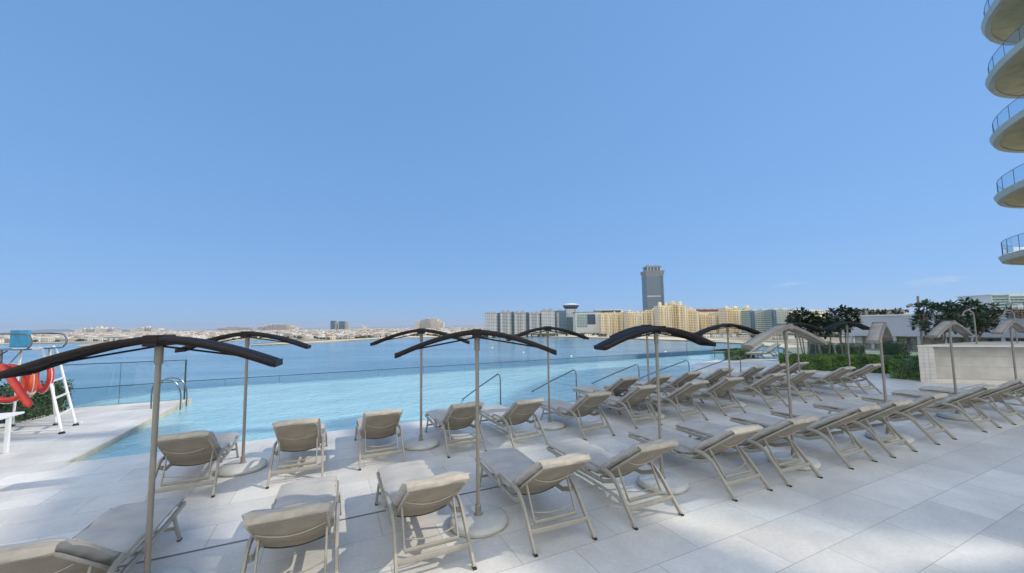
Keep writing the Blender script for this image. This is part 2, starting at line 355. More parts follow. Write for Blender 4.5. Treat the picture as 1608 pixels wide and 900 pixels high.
# terrace deck (drawn in its own u,v metres, turned by A), with the pool left open
DZ = -.55
WZ = -.10      # pool water level
def site(name, bm, m, **k):
    o = obj(name, bm, m, rz=A, **k); return o
bm = B()
poly(bm, [(-30, -22), (60, -22), (60, 3), (25.7, 3), (25.7, 10.6), (18.8, 10.6), (7.3, 10.6), (7.3, 10), (-4.3, 10), (-30, 10)], DZ, 0)
poly(bm, [(-14, 10), (-4.3, 10), (-4.3, 17), (-14, 17)], DZ, 0)
poly(bm, [(18.8, 10.6), (25.7, 10.6), (31, 17), (31, 18.2), (24, 17), (19.3, 15.8), (16.4, 13.5), (18.6, 12.6)], DZ, 0)
bmesh.ops.remove_doubles(bm, verts=bm.verts, dist=.001)
tag(site('terrace_deck', bm, M['deck']), kind='structure')
bm = B()
poly(bm, [(-30, -22), (60, -22), (60, 9.9), (-30, 9.9)], SEA-1, DZ-.01)
tag(site('podium', bm, M['podium']), kind='structure')
# pool
POOL = [(-4.3, 10), (7.3, 10), (7.3, 10.6), (18.8, 10.6), (18.6, 12.6), (16.4, 13.5), (19.3, 15.8), (24, 17), (31, 18.2), (31, 20.4)]
arc = [(-2.5, 20.45), (-4.2, 20.6), (-5.6, 20.35), (-6.6, 19.7), (-7.2, 18.8), (-7.4, 17.9), (-7.45, 17)]
pm, pc, pb, ptc = water('pool_water', (.27, .50, .57), (.36, .60, .66), .06, ((1.1, 1.4), (3.5, .9), (9, .35)), .85, .06, .5)
n = pm.node_tree
sp_ = n.nodes.new('ShaderNodeSeparateXYZ'); n.links.new(ptc.outputs['Object'], sp_.inputs[0])
shal = n.nodes.new('ShaderNodeMapRange'); shal.inputs[1].default_value = 10.0; shal.inputs[2].default_value = 13.0; shal.inputs[3].default_value = 1; shal.inputs[4].default_value = 0
n.links.new(sp_.outputs[1], shal.inputs[0])
ex = n.nodes.new('ShaderNodeMapRange'); ex.inputs[1].default_value = 3; ex.inputs[2].default_value = 8; n.links.new(sp_.outputs[0], ex.inputs[0])
c2 = nmix(n, nmath(n, 'MULTIPLY', nmath(n, 'MULTIPLY', shal.outputs[0], ex.outputs[0]), .55), pc, (.52, .68, .72))
n.links.new(c2, pb.inputs['Base Color'])
bm = B(); flatpoly(bm, POOL+[(12, 20.4), (0, 20.4)]+arc+[(-4.3, 17)], WZ)
bmesh.ops.triangulate(bm, faces=bm.faces)
tag(site('pool_water', bm, pm), kind='structure')
# pool's far weir wall and the gutter floor beyond it
bm = B(); e1 = [(31, 20.4), (12, 20.4), (0, 20.4)]+arc
def off(p, d, c=(6, 12)):
    v = Vector((p[0]-c[0], p[1]-c[1])); 
    return None
nrm = []
for i in range(len(e1)):
    a = Vector(e1[max(i-1, 0)]); b = Vector(e1[min(i+1, len(e1)-1)]); t = (b-a).normalized(); nrm.append(Vector((t.y, -t.x)))
for i in range(len(e1)-1):
    ps = []
    for j in (i, i+1):
        p = Vector(e1[j]); q = p+nrm[j]*.16; ps.append((p, q))
    (p, q), (p2, q2) = ps
    v = [bm.verts.new((*p, WZ+.006)), bm.verts.new((*q, WZ-.004)), bm.verts.new((*q2, WZ-.004)), bm.verts.new((*p2, WZ+.006)),
         bm.verts.new((*q, WZ-1.6)), bm.verts.new((*q2, WZ-1.6))]
    bm.faces.new((v[0], v[3], v[2], v[1])); bm.faces.new((v[1], v[2], v[5], v[4]))
tag(site('pool_weir_wall', bm, M['pooltile']), 'pale tiled overflow wall closing the far side of the pool', 'wall')
bm = B()
for (a, b) in (((-4.3, 10), (-4.3, 17)),):
    box(bm, a[0]-.015, a[0]+.03, a[1]+.0, b[1]-.0, -.16, .012)
tag(site('pool_coping', bm, M['coping']), kind='structure')
bm = B(); box(bm, -12, 40, 5.40, 5.425, .002, .006); tag(site('drain_slot', bm, M['slot']), kind='structure')

# ------------------------------------------------------------------ glass balustrades
def glass_fence(name, label, pts, z0, z1, panel, postlast=True, cap=.012, m=None, posts=False, group=None):
    t = thing(name, label, 'glass fence', UV(*pts[0], z0), A, group)
    o = Vector(pts[0])
    for a, b in zip(pts, pts[1:]):
        a = Vector(a)-o; b = Vector(b)-o; L = (b-a).length; k = max(1, round(L/panel)); d = (b-a)/k; nn = Vector((-d.y, d.x)).normalized()*.006
        for i in range(k):
            p = a+d*(i+.008); q = a+d*(i+.992); g = B()
            v = [g.verts.new((*(r_+s_*nn), zz)) for zz in (0, z1-z0) for r_, s_ in ((p, 1), (q, 1), (q, -1), (p, -1))]
            for f in ((0, 1, 5, 4), (2, 3, 7, 6), (1, 2, 6, 5), (3, 0, 4, 7), (4, 5, 6, 7), (3, 2, 1, 0)): g.faces.new([v[x] for x in f])
            obj('glass_panel', g, m or M['glass'], t)
            if posts or i > 0:
                g = B(); c0 = a+d*i; tube(g, [(c0.x, c0.y, 0), (c0.x, c0.y, z1-z0)], .02 if posts else .007, 6); obj('post' if posts else 'joint_strip', g, M['steel'] if posts else M['trim'], t)
        g = B(); tube(g, [(a.x, a.y, z1-z0+cap), (b.x, b.y, z1-z0+cap)], cap, 6); obj('top_rail', g, M['trim'], t)
    return t
tf = glass_fence('glass_fence', 'tall clear glass fence with dark top rail at the end of the left deck', [(-9.5, 16.9), (-4.45, 16.9)], 0, 1.33, 1.72)
g = B(); box(g, 5.02, 5.06, -.02, .02, 0, 1.35); obj('end_post', g, M['trim'], tf)
glass_fence('glass_fence', 'low glass fence beyond the far edge of the pool', [(-9.5, 21.6), (-6.5, 22.0), (0, 22.0), (34, 22.0)], -1.5, .06, 2.4, cap=.014)
glass_fence('glass_fence', 'glass railing with slim steel posts behind the right hedge', [(22.5, 19.0), (24.3, 14), (25.4, 8.6), (25.6, 3)], 0, 1.15, 1.9, posts=True, m=M['glass_clear'])

# ------------------------------------------------------------------ pool rails and ladder
RG = 'sloping handrails of the pool steps'
rail_labels = ['steel handrail rising behind the second lounger to the right of the tall near umbrella', 'steel handrail beside the pool, left of the lounger resting at the water edge',
               'steel handrail ending behind the two crossed umbrella poles', 'steel handrail in the pool between the middle umbrella and the brown one right of it', 'steel handrail farthest right, in front of the far terrace loungers']
for i, (u, v, top, s) in enumerate(((4.5, 10.3, .97, .9), (7.25, 10.45, .9, .9), (10.35, 10.9, .86, .9), (13.1, 11.0, .86, .9), (16.6, 11.2, .86, .9))):
    t = thing('pool_handrail', rail_labels[i], 'handrail', UV(u, v, WZ), A, RG)
    g = B(); L = 2.5
    tube(g, smoothpts([(0, 0, -.2), (0, 0, top-.02)], 1)+[Vector((-.012, .03, top+.07)), Vector((-.03, .10, top+.10))]+[Vector((-.20, L*.5, top*.52+.04)), Vector((-.38, L, -.06))], .021, 8)
    obj('rail', g, M['steel'], t, smooth=True)
    g = B(); lathe(g, [(.04, -.02), (.04, .0), (.03, .012)], 12); obj('flange', g, M['steel'], t)
# pool ladder at the end of the left deck
t = thing('pool_ladder', 'bent steel pool ladder at the end of the left deck', 'ladder', UV(-4.42, 15.75, 0), A)
for dv in (-.28, .28):
    g = B(); tube(g, smoothpts([(-.45, dv, 0), (-.45, dv, .55), (-.36, dv, .78), (-.12, dv, .84), (.12, dv, .72), (.24, dv, .40), (.25, dv, -.05), (.25, dv, -.8)], 4), .021, 8); obj('handrail', g, M['steel'], t, smooth=True)
for z in (-.2, -.5):
    g = B(); box(g, .22, .30, -.27, .27, z, z+.03); obj('rung', g, M['steel'], t)

# ------------------------------------------------------------------ sun lounger
def band(bm, path, hw, th, nx=10, crown=.012, wob=0, seed=0):
    """padded strip: path of (y,z), half width hw, thickness th"""
    path = [Vector((0, y, z)) for y, z in path]; N = len(path); rings = []; L = 0
    for i, p in enumerate(path):
        a = path[max(i-1, 0)]; b = path[min(i+1, N-1)]; t = (b-a).normalized(); nn = Vector((0, -t.z, t.y))
        if nn.z < 0 and False: nn = -nn
        endf = min(1, (min(i, N-1-i)+.35)/1.6); ring = []
        prof = []
        for k in range(nx+1):
            s = -1+2*k/nx; e = (1-abs(s)**6)**.5 if abs(s) < 1 else 0
            prof.append((s*hw, (.5*th*max(.25, e))*endf+crown*(1-s*s)))
        for k in range(nx, -1, -1):
            s = -1+2*k/nx; e = (1-abs(s)**6)**.5 if abs(s) < 1 else 0
            prof.append((s*hw, -.5*th*max(.25, e)*endf))
        for x, h in prof:
            q = p+Vector((x, 0, 0))+nn*h
            if wob: q += nn*wob*noise.noise(Vector((x*5+seed, i*.45, seed)))
            ring.append(bm.verts.new(q))
        rings.append(ring)
    n = len(rings[0])
    for a, b in zip(rings, rings[1:]):
        for k in range(n): bm.faces.new((a[k], a[(k+1) % n], b[(k+1) % n], b[k]))
    bm.faces.new(rings[0][::-1]); bm.faces.new(rings[-1]); bmesh.ops.recalc_face_normals(bm, faces=bm.faces)
def resample(pts, n):
    pts = [Vector(p) for p in pts]; d = [0]
    for a, b in zip(pts, pts[1:]): d.append(d[-1]+(b-a).length)
    out = []
    for i in range(n):
        s = d[-1]*i/(n-1); k = max(j for j in range(len(d)) if d[j] <= s+1e-9); k = min(k, len(pts)-2)
        t = (s-d[k])/(d[k+1]-d[k]); out.append(tuple(pts[k].lerp(pts[k+1], t)))
    return out
LG = 'sun loungers set out in rows on the terrace'
def make_lounger(back=0.0, seed=0):
    """origin between the rear feet; the foot end points along +y"""
    t = thing('sun_lounger', 'x', 'sun lounger', group=LG)
    X = .335; piv = (.74, .335); topy, topz = -.02-.25*back, .865+.12*back
    g = B()
    for s in (-1, 1): tube(g, [(s*X, .40, .40), (s*X, .62, .315), (s*X, 1.3, .30), (s*X, 2.10, .325)], .02, 8, flat=(.017, .028))
    tube(g, [(-X, 2.10, .325), (X, 2.10, .325)], .02, 8, flat=(.014, .022)); tube(g, [(-X, 1.05, .30), (X, 1.05, .30)], .016, 8)
    obj('frame', g, M['frame'], t, smooth=True)
    for s in (-1, 1):
        g = B(); tube(g, [(s*(X+.022), 1.74, .31), (s*(X+.03), 1.80, .16), (s*(X+.035), 1.88, .012)], .02, 8, flat=(.015, .026)); l = obj('leg', g, M['frame'], t, smooth=True)
        g = B(); box(g, s*(X+.035)-.018, s*(X+.035)+.018, 1.85, 1.91, 0, .016); obj('rubber_foot', g, M['foot'], l)
        g = B(); tube(g, smoothpts([(s*(X+.022), .62, .487), (s*(X+.022), .50, .482), (s*(X+.022), .40, .445), (s*(X+.022), .30, .36), (s*(X+.03), .14, .17), (s*(X+.035), .0, .012)], 3), .02, 8, flat=(.017, .028)); l = obj('leg', g, M['frame'], t, smooth=True)
        g = B(); box(g, s*(X+.035)-.018, s*(X+.035)+.018, -.03, .03, 0, .016); obj('rubber_foot', g, M['foot'], l)
        g = B(); tube(g, smoothpts([(s*(X+.022), .64, .488), (s*(X+.022), .85, .488), (s*(X+.022), 1.0, .478), (s*(X+.022), 1.08, .43), (s*(X+.022), 1.07, .36), (s*(X+.018), 1.0, .325)], 3), .02, 8, flat=(.018, .018)); obj('armrest', g, M['frame'], t, smooth=True)
    g = B(); tube(g, [(-X-.02, .13, .165), (X+.02, .13, .165)], .02, 8, flat=(.012, .03)); obj('stretcher', g, M['frame'], t, smooth=True)
    g = B(); tube(g, [(-X-.02, 1.80, .17), (X+.02, 1.80, .17)], .02, 8, flat=(.01, .018)); obj('stretcher', g, M['frame'], t, smooth=True)
    g = B()
    bw = .285
    tube(g, [(-bw, piv[0], piv[1]-.01), (-bw, topy+.03, topz-.03), (-bw+.03, topy, topz), (bw-.03, topy, topz), (bw, topy+.03, topz-.03), (bw, piv[0], piv[1]-.01)], .014, 8); obj('back_frame', g, M['frame'], t, smooth=True)
    # swing-out support: two arms, a flat bar and a thin bent rod
    g = B()
    my, mz = (piv[0]+topy)/2+.04, (piv[1]+topz)/2-.04
    for s in (-1, 1): tube(g, [(s*.27, my, mz), (s*.27, .215, .215)], .013, 8, flat=(.010, .016))
    tube(g, [(-.27, .21, .215), (.27, .21, .215)], .016, 8, flat=(.012, .022))
    tube(g, smoothpts([(-.26, .27, .30), (-.1, .25, .275), (.1, .25, .275), (.26, .27, .31)], 3), .008, 6)
    obj('support_frame', g, M['frame'], t, smooth=True)
    # sling fabric behind the cushion, sagging to the rear
    def sp(a, b, k=1.0):   # a: 0 pivot .. 1 top ; b: -1..1 across
        y = piv[0]+(topy-piv[0])*a; z = piv[1]+(topz-piv[1])*a
        d = Vector((0, -(topz-piv[1]), -(piv[0]-topy))).normalized()
        sag = .045*(1-b*b)*math.sin(math.pi*min(1, max(0, a))**.8)*k+.016
        q = Vector((b*.275, y, z))+d*sag+Vector((0, 0, 0))
        if a < .2: q += Vector((0, .0, -.045*(1-b*b)*(1-a/.2)))
        return q
    g = B(); NA, NB = 14, 12
    for off_ in (0, 1):
        pass
    gr = [[g.verts.new(sp(.03+a/NA*.97, -1+2*b/NB)+Vector((0, .003*noise.noise(Vector((a*.6+seed, b*.7, 1))), .006*noise.noise(Vector((a*.5, b*.6, seed)))))) for b in range(NB+1)] for a in range(NA+1)]
    for a in range(NA):
        for b in range(NB): g.faces.new((gr[a][b], gr[a][b+1], gr[a+1][b+1], gr[a+1][b]))
    # second, inner face of the cloth, 5 mm behind the outer one, closed at the rims
    dn_ = Vector((0, topz-piv[1], piv[0]-topy)).normalized()*.005
    g2 = [[g.verts.new(v_.co+dn_) for v_ in row] for row in gr]
    for a in range(NA):
        for b in range(NB): g.faces.new((g2[a][b], g2[a+1][b], g2[a+1][b+1], g2[a][b+1]))
    for a in range(NA):
        for b in (0, NB): g.faces.new((gr[a][b], gr[a+1][b], g2[a+1][b], g2[a][b]))
    for b in range(NB):
        for a in (0, NA): g.faces.new((gr[a][b], g2[a][b], g2[a][b+1], gr[a][b+1]))
    bmesh.ops.recalc_face_normals(g, faces=g.faces)
    s1 = obj('back_sling', g, M['sling'], t, smooth=True)
    g = B(); tube(g, [sp(.70-.10*(1-b*b), b, 1.0)+Vector((0, -.008, -.006)) for b in [-.97+1.94*i/12 for i in range(13)]], .0045, 5); obj('seam', g, M['piping'], s1)
    g = B(); tube(g, [sp(.03, b)+Vector((0, -.003, -.004)) for b in [-1+2*i/12 for i in range(13)]], .007, 5); obj('hem_cord', g, M['darkcord'], s1)
    # cushion
    g = B(); th = .10
    nb = Vector((piv[0]-topy, topz-piv[1])).normalized()   # direction down the back to the seat, (y,-z)
    nv = Vector((nb.y, nb.x))                                # outward normal (y,z) of the lying side
    bt = Vector((topy, topz))+nv*.05+Vector((-.02, .03)); bb = Vector(piv)+nv*.055+Vector((.02, .0))
    pth = [(2.16, .375), (1.9, .385), (1.4, .380), (1.0, .378), (.88, .380)]
    pth = resample([*pth, (bb.x, bb.y+.015), (bb.x-.06, bb.y+.06), (bt.x, bt.y)], 44)
    band(g, pth, .325, th, crown=.030, wob=.024, seed=seed); cu = obj('cushion', g, M['cushion'], t, smooth=True)
    g = B(); Ln = len(pth)
    for s in (-1, 1): tube(g, [(s*.322, y, z+.018) for y, z in pth[1:-1:2]], .0065, 5)
    obj('piping', g, M['piping'], cu)
    # head end folded over the top bar
    g = B(); dn = Vector((0, -nv.x, -nv.y))
    tb = Vector((0, bt.x, bt.y)); fold = resample([(bt.x+.03, bt.y-.03), (bt.x-.005, bt.y-.002), (bt.x-.045, bt.y-.012), (bt.x-.060, bt.y-.035), (bt.x-.054, bt.y-.055)], 12)
    band(g, fold, .300, .036, crown=.004, wob=.016, seed=seed+3); obj('head_flap', g, M['flap'], t, smooth=True)
    return t
protos = [make_lounger(0.0, 1), make_lounger(.35, 5), make_lounger(-.3, 9)]
for p in protos: CH[p.name] = kids(p)
for p in protos:
    for c in CH[p.name]: CH[c.name] = kids(c)
used = set()
def lounger(u, v, label, rz=0, kind=0, z=0, sc=1.0, group=None):
    p = protos[kind]
    if kind in used: o = copy_tree(p)
    else: o = p; used.add(kind)
    o.location = UV(u, v, z); o.rotation_euler = (0, 0, A+R(rz)); o['label'] = label
    if group: o['group'] = group
    return o
def foot(px, py, rz=-1, right=.37, fwd=0):
    """where a lounger stands when its right rear foot is on this spot of the paving"""
    p = P(px, py); a = A+R(rz); q = (p.x-right*math.cos(a)+fwd*math.sin(a), p.y-right*math.sin(a)-fwd*math.cos(a)); return toUV(Vector(q))
ORD = ['first', 'second', 'third', 'fourth', 'fifth', 'sixth', 'seventh', 'eighth', 'ninth', 'tenth', 'eleventh', 'twelfth', 'thirteenth']
row1 = [(-1.86, 3.68, 'beige sun lounger cut off by the lower left corner, beside the nearest pole'),
        (-.50, 3.70, 'beige sun lounger second from left in the nearest row, its head flap sunlit'),
        (.96, 3.70, 'beige sun lounger immediately left of the white round base of the tall near umbrella'),
        (2.34, 3.46, 'beige sun lounger immediately right of the tall near umbrella, arm shadow on the lit paving'),
        (3.62, 3.41, 'beige sun lounger with a sunlit cushion, left of the second visible round base'),
        (5.30, 3.31, 'beige sun lounger of the nearest row, first one right of the dark curved umbrella'),
        (6.45, 3.22, 'beige sun lounger of the nearest row, second one right of the dark curved umbrella'),
        (8.00, 3.12, 'beige sun lounger of the nearest row, first one right of the grey gabled umbrella'),
        (9.30, 3.06, 'beige sun lounger of the nearest row, second one right of the grey gabled umbrella'),
        (10.95, 2.98, 'beige sun lounger of the nearest row, third one right of the grey gabled umbrella'),
        (12.80, 2.85, 'beige sun lounger of the nearest row, third from the right edge of the photo'),
        (14.30, 2.80, 'beige sun lounger of the nearest row, second from the right edge of the photo'),
        (15.8, 2.75, 'beige sun lounger of the nearest row, cut by the right edge of the photo')]
feet1 = [None, None, (745, 893), (933, 846), (1070, 809), (1209, 770), (1287, 750), (1374, 725), (1436, 709), (1499, 690), (1569, 672), (1612, 661), (1652, 651)]
row1 = [((*foot(279, 849, fwd=1.88), lb) if i == 0 else (-.27, 3.72, lb) if i == 1 else (*foot(*feet1[i]), lb)) for i, (u, v, lb) in enumerate(row1)]
for i, (u, v, lb) in enumerate(row1): lounger(u, v, lb, rz=rnd.uniform(-1.5, 1.5)-1, kind=(1, 0, 0, 0, 0, 2, 0, 1, 0, 2, 0, 1, 0)[i])
row2 = [(-1.84, 6.75, 'beige sun lounger in the second row, leftmost, half behind the nearest pole'),
        (-.42, 6.90, 'beige sun lounger in the second row, second from left, seen squarely from behind'),
        (.90, 6.80, 'beige sun lounger in the second row, left of a round umbrella base at the pool'),
        (2.40, 6.72, 'beige sun lounger in the second row, crossed by the tall near umbrella pole'),
        (3.60, 6.55, 'beige sun lounger in the second row, just right of the tall near umbrella pole'),
        (5.20, 6.50, 'beige sun lounger in the second row, sixth from left, right of a thin far pole'),
        (6.70, 6.45, 'beige second row sun lounger just left of the right of centre umbrella\'s pole'),
        (8.08, 6.40, 'beige sun lounger in the second row, just right of the dark curved umbrella\'s pole'),
        (9.50, 6.30, 'beige sun lounger in the second row, ninth from left, below the brown umbrella'),
        (11.0, 6.15, 'beige sun lounger in the second row, left of the grey gabled umbrella\'s pole'),
        (12.6, 6.10, 'beige sun lounger in the second row, right of the grey gabled umbrella\'s pole'),
        (14.35, 6.05, 'beige sun lounger in the second row, next to last on the right'),
        (15.85, 6.05, 'beige sun lounger at the right end of the second row, near the hedge')]
feet2 = [(334, 781), (506, 753), (636, 727), (764, 709), (861, 699), (964, 684), (1038, 667), (1111, 660), (1170, 648), (1237, 638), (1289, 629), (1345, 623), (1383, 618)]
row2 = [(*foot(*feet2[i]), lb) for i, (u, v, lb) in enumerate(row2)]
for i, (u, v, lb) in enumerate(row2): lounger(u, v, lb, rz=rnd.uniform(-2, 2)-(1 if i > 2 else 0), kind=(0, 1, 0, 0, 2, 0, 0, 1, 0, 0, 2, 0, 1)[i])
row3 = [(7.75, 8.1), (8.95, 8.0), (10.1, 8.0), (11.35, 7.95), (13.1, 7.95), (14.4, 7.95), (15.8, 8.0)]
row3l = ['beige sun lounger at the water, leftmost of the row by the pool edge', 'beige sun lounger by the pool edge, behind the two close umbrella poles',
         'beige sun lounger third from left in the row by the pool edge', 'beige sun lounger fourth from left in the row by the pool edge',
         'beige sun lounger right of the brown umbrella\'s pole, by the pool edge', 'beige sun lounger next to last on the right of the row by the pool edge',
         'beige sun lounger at the right end of the row by the pool edge']
for i, (u, v) in enumerate(row3): lounger(u-.4, v, row3l[i], rz=rnd.uniform(-2, 2)+3, kind=(0, 2, 0, 1, 0, 0, 2)[i])
for i, (px, py, rz) in enumerate(((1196, 562, 60), (1222, 563, 58))):
    u, v = toUV(P(px, py)); lounger(u, v, ['grey sun lounger on the far terrace beyond the pool, the left one', 'grey sun lounger on the far terrace beyond the pool, the right one'][i], rz=rz, kind=0)

# ------------------------------------------------------------------ umbrellas
UG = 'curved canopy umbrellas between the loungers'
def make_umbrella(dark=True):
    t = thing('patio_umbrella', 'x', 'umbrella', group=UG)
    mc, me = (M['canopy_dark'], M['canopy_edge']) if dark else (M['canopy_taupe'], M['canopy_taupe_edge'])
    g = B(); lathe(g, [(.30, 0), (.345, .012), (.36, .045), (.345, .078), (.31, .095), (.06, .108), (.05, .108)], 40); b = obj('base', g, M['base'], t, smooth=True)
    g = B(); lathe(g, [(.055, .10), (.055, .115), (.036, .125), (.034, .22), (.028, .225)], 16); obj('socket', g, M['pole'], b, smooth=True)
    g = B(); tube(g, [(0, 0, .1), (0, 0, 2.24)], .0235, 14); obj('pole', g, M['pole'], t, smooth=True)
    g = B(); lathe(g, [(.026, 2.08), (.034, 2.09), (.034, 2.23), (.03, 2.25)], 14); obj('collar', g, M['pole'], t, smooth=True)
    L = .97; D = .14 if dark else .075; dr, ep = (.265, 1.45) if dark else (.33, 1.15)
    def zz(s): a = abs(s)/L; return 2.335-dr*(a**ep)+.012*math.sin(math.pi*min(1, a))
    # canopy shell, bowed lengthwise, slightly crowned across
    g = B(); N = 28; K = 6; up, lo = [], []
    for i in range(N+1):
        x = -L+2*L*i/N; ru, rl = [], []
        for k in range(K+1):
            y = -D+2*D*k/K; c = .012*(1-(y/D)**2)
            ru.append(g.verts.new((x, y, zz(x)+c))); rl.append(g.verts.new((x, y, zz(x)+c-.03)))
        up.append(ru); lo.append(rl)
    for i in range(N):
        for k in range(K):
            g.faces.new((up[i][k], up[i+1][k], up[i+1][k+1], up[i][k+1])); g.faces.new((lo[i][k], lo[i][k+1], lo[i+1][k+1], lo[i+1][k]))
        g.faces.new((up[i][0], lo[i][0], lo[i+1][0], up[i+1][0])); g.faces.new((up[i][K], up[i+1][K], lo[i+1][K], lo[i][K]))
    for i in (0, N):
        for k in range(K):
            q = (up[i][k], up[i][k+1], lo[i][k+1], lo[i][k]); g.faces.new(q if i == 0 else q[::-1])
    bmesh.ops.recalc_face_normals(g, faces=g.faces)
    ca = obj('canopy', g, mc, t, smooth=True)
    for s in (-1, 1):   # edge beams, two lips each
        g = B()
        tube(g, [(x, s*(D+.012), zz(x)-.020) for x in [-L+2*L*i/N for i in range(N+1)]], .02, 8, flat=(.012, .024)); obj('edge_beam', g, me, t, smooth=True)
        g = B(); tube(g, [(x, s*(D+.022), zz(x)-.044) for x in [-L*.985+2*L*.985*i/N for i in range(N+1)]], .02, 8, flat=(.010, .008)); obj('edge_lip', g, mc, ca, smooth=True)
    for s in (-1, 1):
        g = B(); box(g, s*L-.012, s*L+.012, -D-.01, D+.01, zz(L)-.050, zz(L)+.010); obj('end_bar', g, me, t)
    g = B(); box(g, -.055, .055, -D-.030, D+.030, 2.25, 2.352); bev(g, .008); obj('centre_bracket', g, me, t)
    for s in (-1, 1):
        g = B(); tube(g, [(0, 0, 2.25), (s*.75, 0, zz(.75)-.045)], .009, 6); obj('rib', g, mc, t)
    return t
up_ = [make_umbrella(True), make_umbrella(False)]
for p in up_:
    CH[p.name] = kids(p)
    for c in CH[p.name]: CH[c.name] = kids(c)
uused = set()
umb = [((-3.29, 3.58), 19, 0, 'dark curved umbrella closest to the camera, at the far left'),
       (P(381, 737), 16, 0, 'dark curved umbrella behind the nearest one, its base by the leftmost second row lounger'),
       (P(661, 700), 4, 0, 'dark curved umbrella at the pool edge, left of and behind the tall near one'),
       (P(751, 822), 4, 0, 'dark curved umbrella on a big round base in the middle of the nearest row'),
       (P(863, 670), 10, 0, 'dark curved umbrella farther back in front of the row of grey apartment blocks'),
       (P(1040, 762), 17, 0, 'dark curved umbrella right of centre, over the nearest row'),
       (P(1021, 655), 12, 0, 'dark curved umbrella half hidden directly behind the one right of centre'),
       (P(1149, 637), 8, 0, 'brown curved umbrella in front of the sand coloured apartment blocks'),
       (P(1247, 728), 22, 1, 'grey gabled umbrella in front of the dark tree cluster, nearest row'),
       (P(1258, 620), 12, 0, 'umbrella hidden behind the grey gabled one, only its pole in view'),
       (P(1337, 606), 12, 0, 'thin dark umbrella in front of the left end of the big white wall'),
       (P(1396, 690), 40, 1, 'beige umbrella in front of the middle of the big white wall'),
       (P(1505, 657), 24, 1, 'beige umbrella in front of the leafy planter tree'),
       (P(1600, 634), 24, 1, 'beige umbrella cut by the right edge of the photo')]
for p, rz, k, lb in umb:
    if k in uused: o = copy_tree(up_[k])
    else: o = up_[k]; uused.add(k)
    o.location = (p[0], p[1], 0); o.rotation_euler = (0, 0, R(rz)); o['label'] = lb

# ------------------------------------------------------------------ left corner: white table, lifeguard chair, lifebuoys
u, v = toUV(P(39, 646, .74))
t = thing('white_table', 'white rectangular table at the left edge, beside the lifeguard chair', 'table', UV(u, v, 0), A)
g = B(); box(g, -.85, 0, -1.9, 0, .70, .74); bev(g, .006); obj('tabletop', g, M['white'], t)
lu, lv = toUV(P(25, 710)); lu, lv = min(-.04, lu-u), lv-v
for x, y in ((lu, lv), (-.80, lv), (lu, -1.80), (-.80, -1.80)):
    g = B(); box(g, x-.03, x+.03, y-.03, y+.03, 0, .70); bev(g, .005); obj('leg', g, M['white'], t)
g = B(); box(g, -.77, lu-.03, lv-.02, lv+.02, .52, .58); obj('apron', g, M['white'], t)

Yc = 9.4
F1, F2 = P(97, 681), P(119, 668)
lc = P(60, 690)
t = thing('lifeguard_chair', 'tall white tubular lifeguard chair with blue backrest and ladder', 'lifeguard chair', (0, 0, 0))
org = (F1+F2)/2; t.location = org
def rel(p): return Vector(p)-org
T1, T2 = PD(72, 566, F1.y+.25), PD(92, 562, F2.y+.25)
back = (Vector((-1.0, -.42, 0))).normalized()   # away from the ladder
G1 = PD(60, 548, F1.y+.1); G2 = PD(80, 546, F2.y+.1)
for Fp, Tp, Gp in ((F1, T1, G1), (F2, T2, G2)):
    g = B(); tube(g, smoothpts([rel(Fp)+Vector((0, 0, .03)), rel(Fp.lerp(Tp, .5)), rel(Tp), rel(Gp)+Vector((.08, 0, .02)), rel(Gp), rel(Gp)+Vector((-.6, 0, .0))], 4), .028, 8); obj('ladder_rail', g, M['white'], t, smooth=True)
    g = B(); lathe(g, [(.06, 0), (.055, .03), (.035, .05)], 12, c=rel(Fp)); obj('rubber_foot', g, M['black'], t)
for k in (.24, .47, .70):
    a = F1.lerp(T1, k); b = F2.lerp(T2, k); d = (b-a).normalized()
    g = B(); tube(g, [rel(a), rel(b)], .02, 8, flat=(.04, .014)); obj('rung', g, M['white'], t, smooth=True)
sz = 1.98
sc_ = PD(30, 548, 9.5); sc_.z = sz
g = B(); box(g, -.42, .62, -.40, .40, -.02, .01); bev(g, .008)
for v_ in g.verts: v_.co = v_.co+rel(sc_)
obj('seat_platform', g, M['steel'], t)
g = B(); box(g, -.22, .24, -.03, .03, .04, .46); bev(g, .012)
for v_ in g.verts: v_.co = v_.co+rel(sc_)
obj('backrest', g, M['blue'], t)
for yy in (-.36, .36):
    g = B(); c0 = rel(sc_)
    tube(g, [c0+q for q in smoothpts([(-.55, yy, .02), (-.58, yy, .28), (-.45, yy, .36), (.50, yy, .36), (.70, yy, .28), (.74, yy, .12), (.66, yy, .02)], 4)], .02, 8); obj('armrest', g, M['steel'], t, smooth=True)
for q in ((-.5, -.5), (-.5, .5), (.35, .55)):
    g = B(); a = rel(sc_)+Vector((q[0]*.8, q[1]*.7, 0)); b = Vector((a.x+q[0]*.45, a.y+q[1]*.25, .03)); tube(g, [a, b], .028, 8); obj('leg', g, M['white'], t, smooth=True)
    g = B(); lathe(g, [(.06, 0), (.055, .03), (.035, .05)], 12, c=(b.x, b.y, 0)); obj('rubber_foot', g, M['black'], t)
g = B(); a = rel(F1)+Vector((0, 0, .10)); tube(g, [a, a+Vector((-1.75, -.35, 0))], .02, 8); obj('base_bar', g, M['white'], t)
g = B(); a = rel(F2)+Vector((.12, .02, .08)); tube(g, [a, a+Vector((-1.75, -.10, 0))], .02, 8); obj('base_bar', g, M['white'], t)
g = B(); a = rel(sc_)
tube(g, [a+Vector((-.4, -.3, -.03)), a+Vector((.05, -.3, -.5)), a+Vector((.45, -.3, -.03))], .012, 6); obj('brace', g, M['steel'], t)
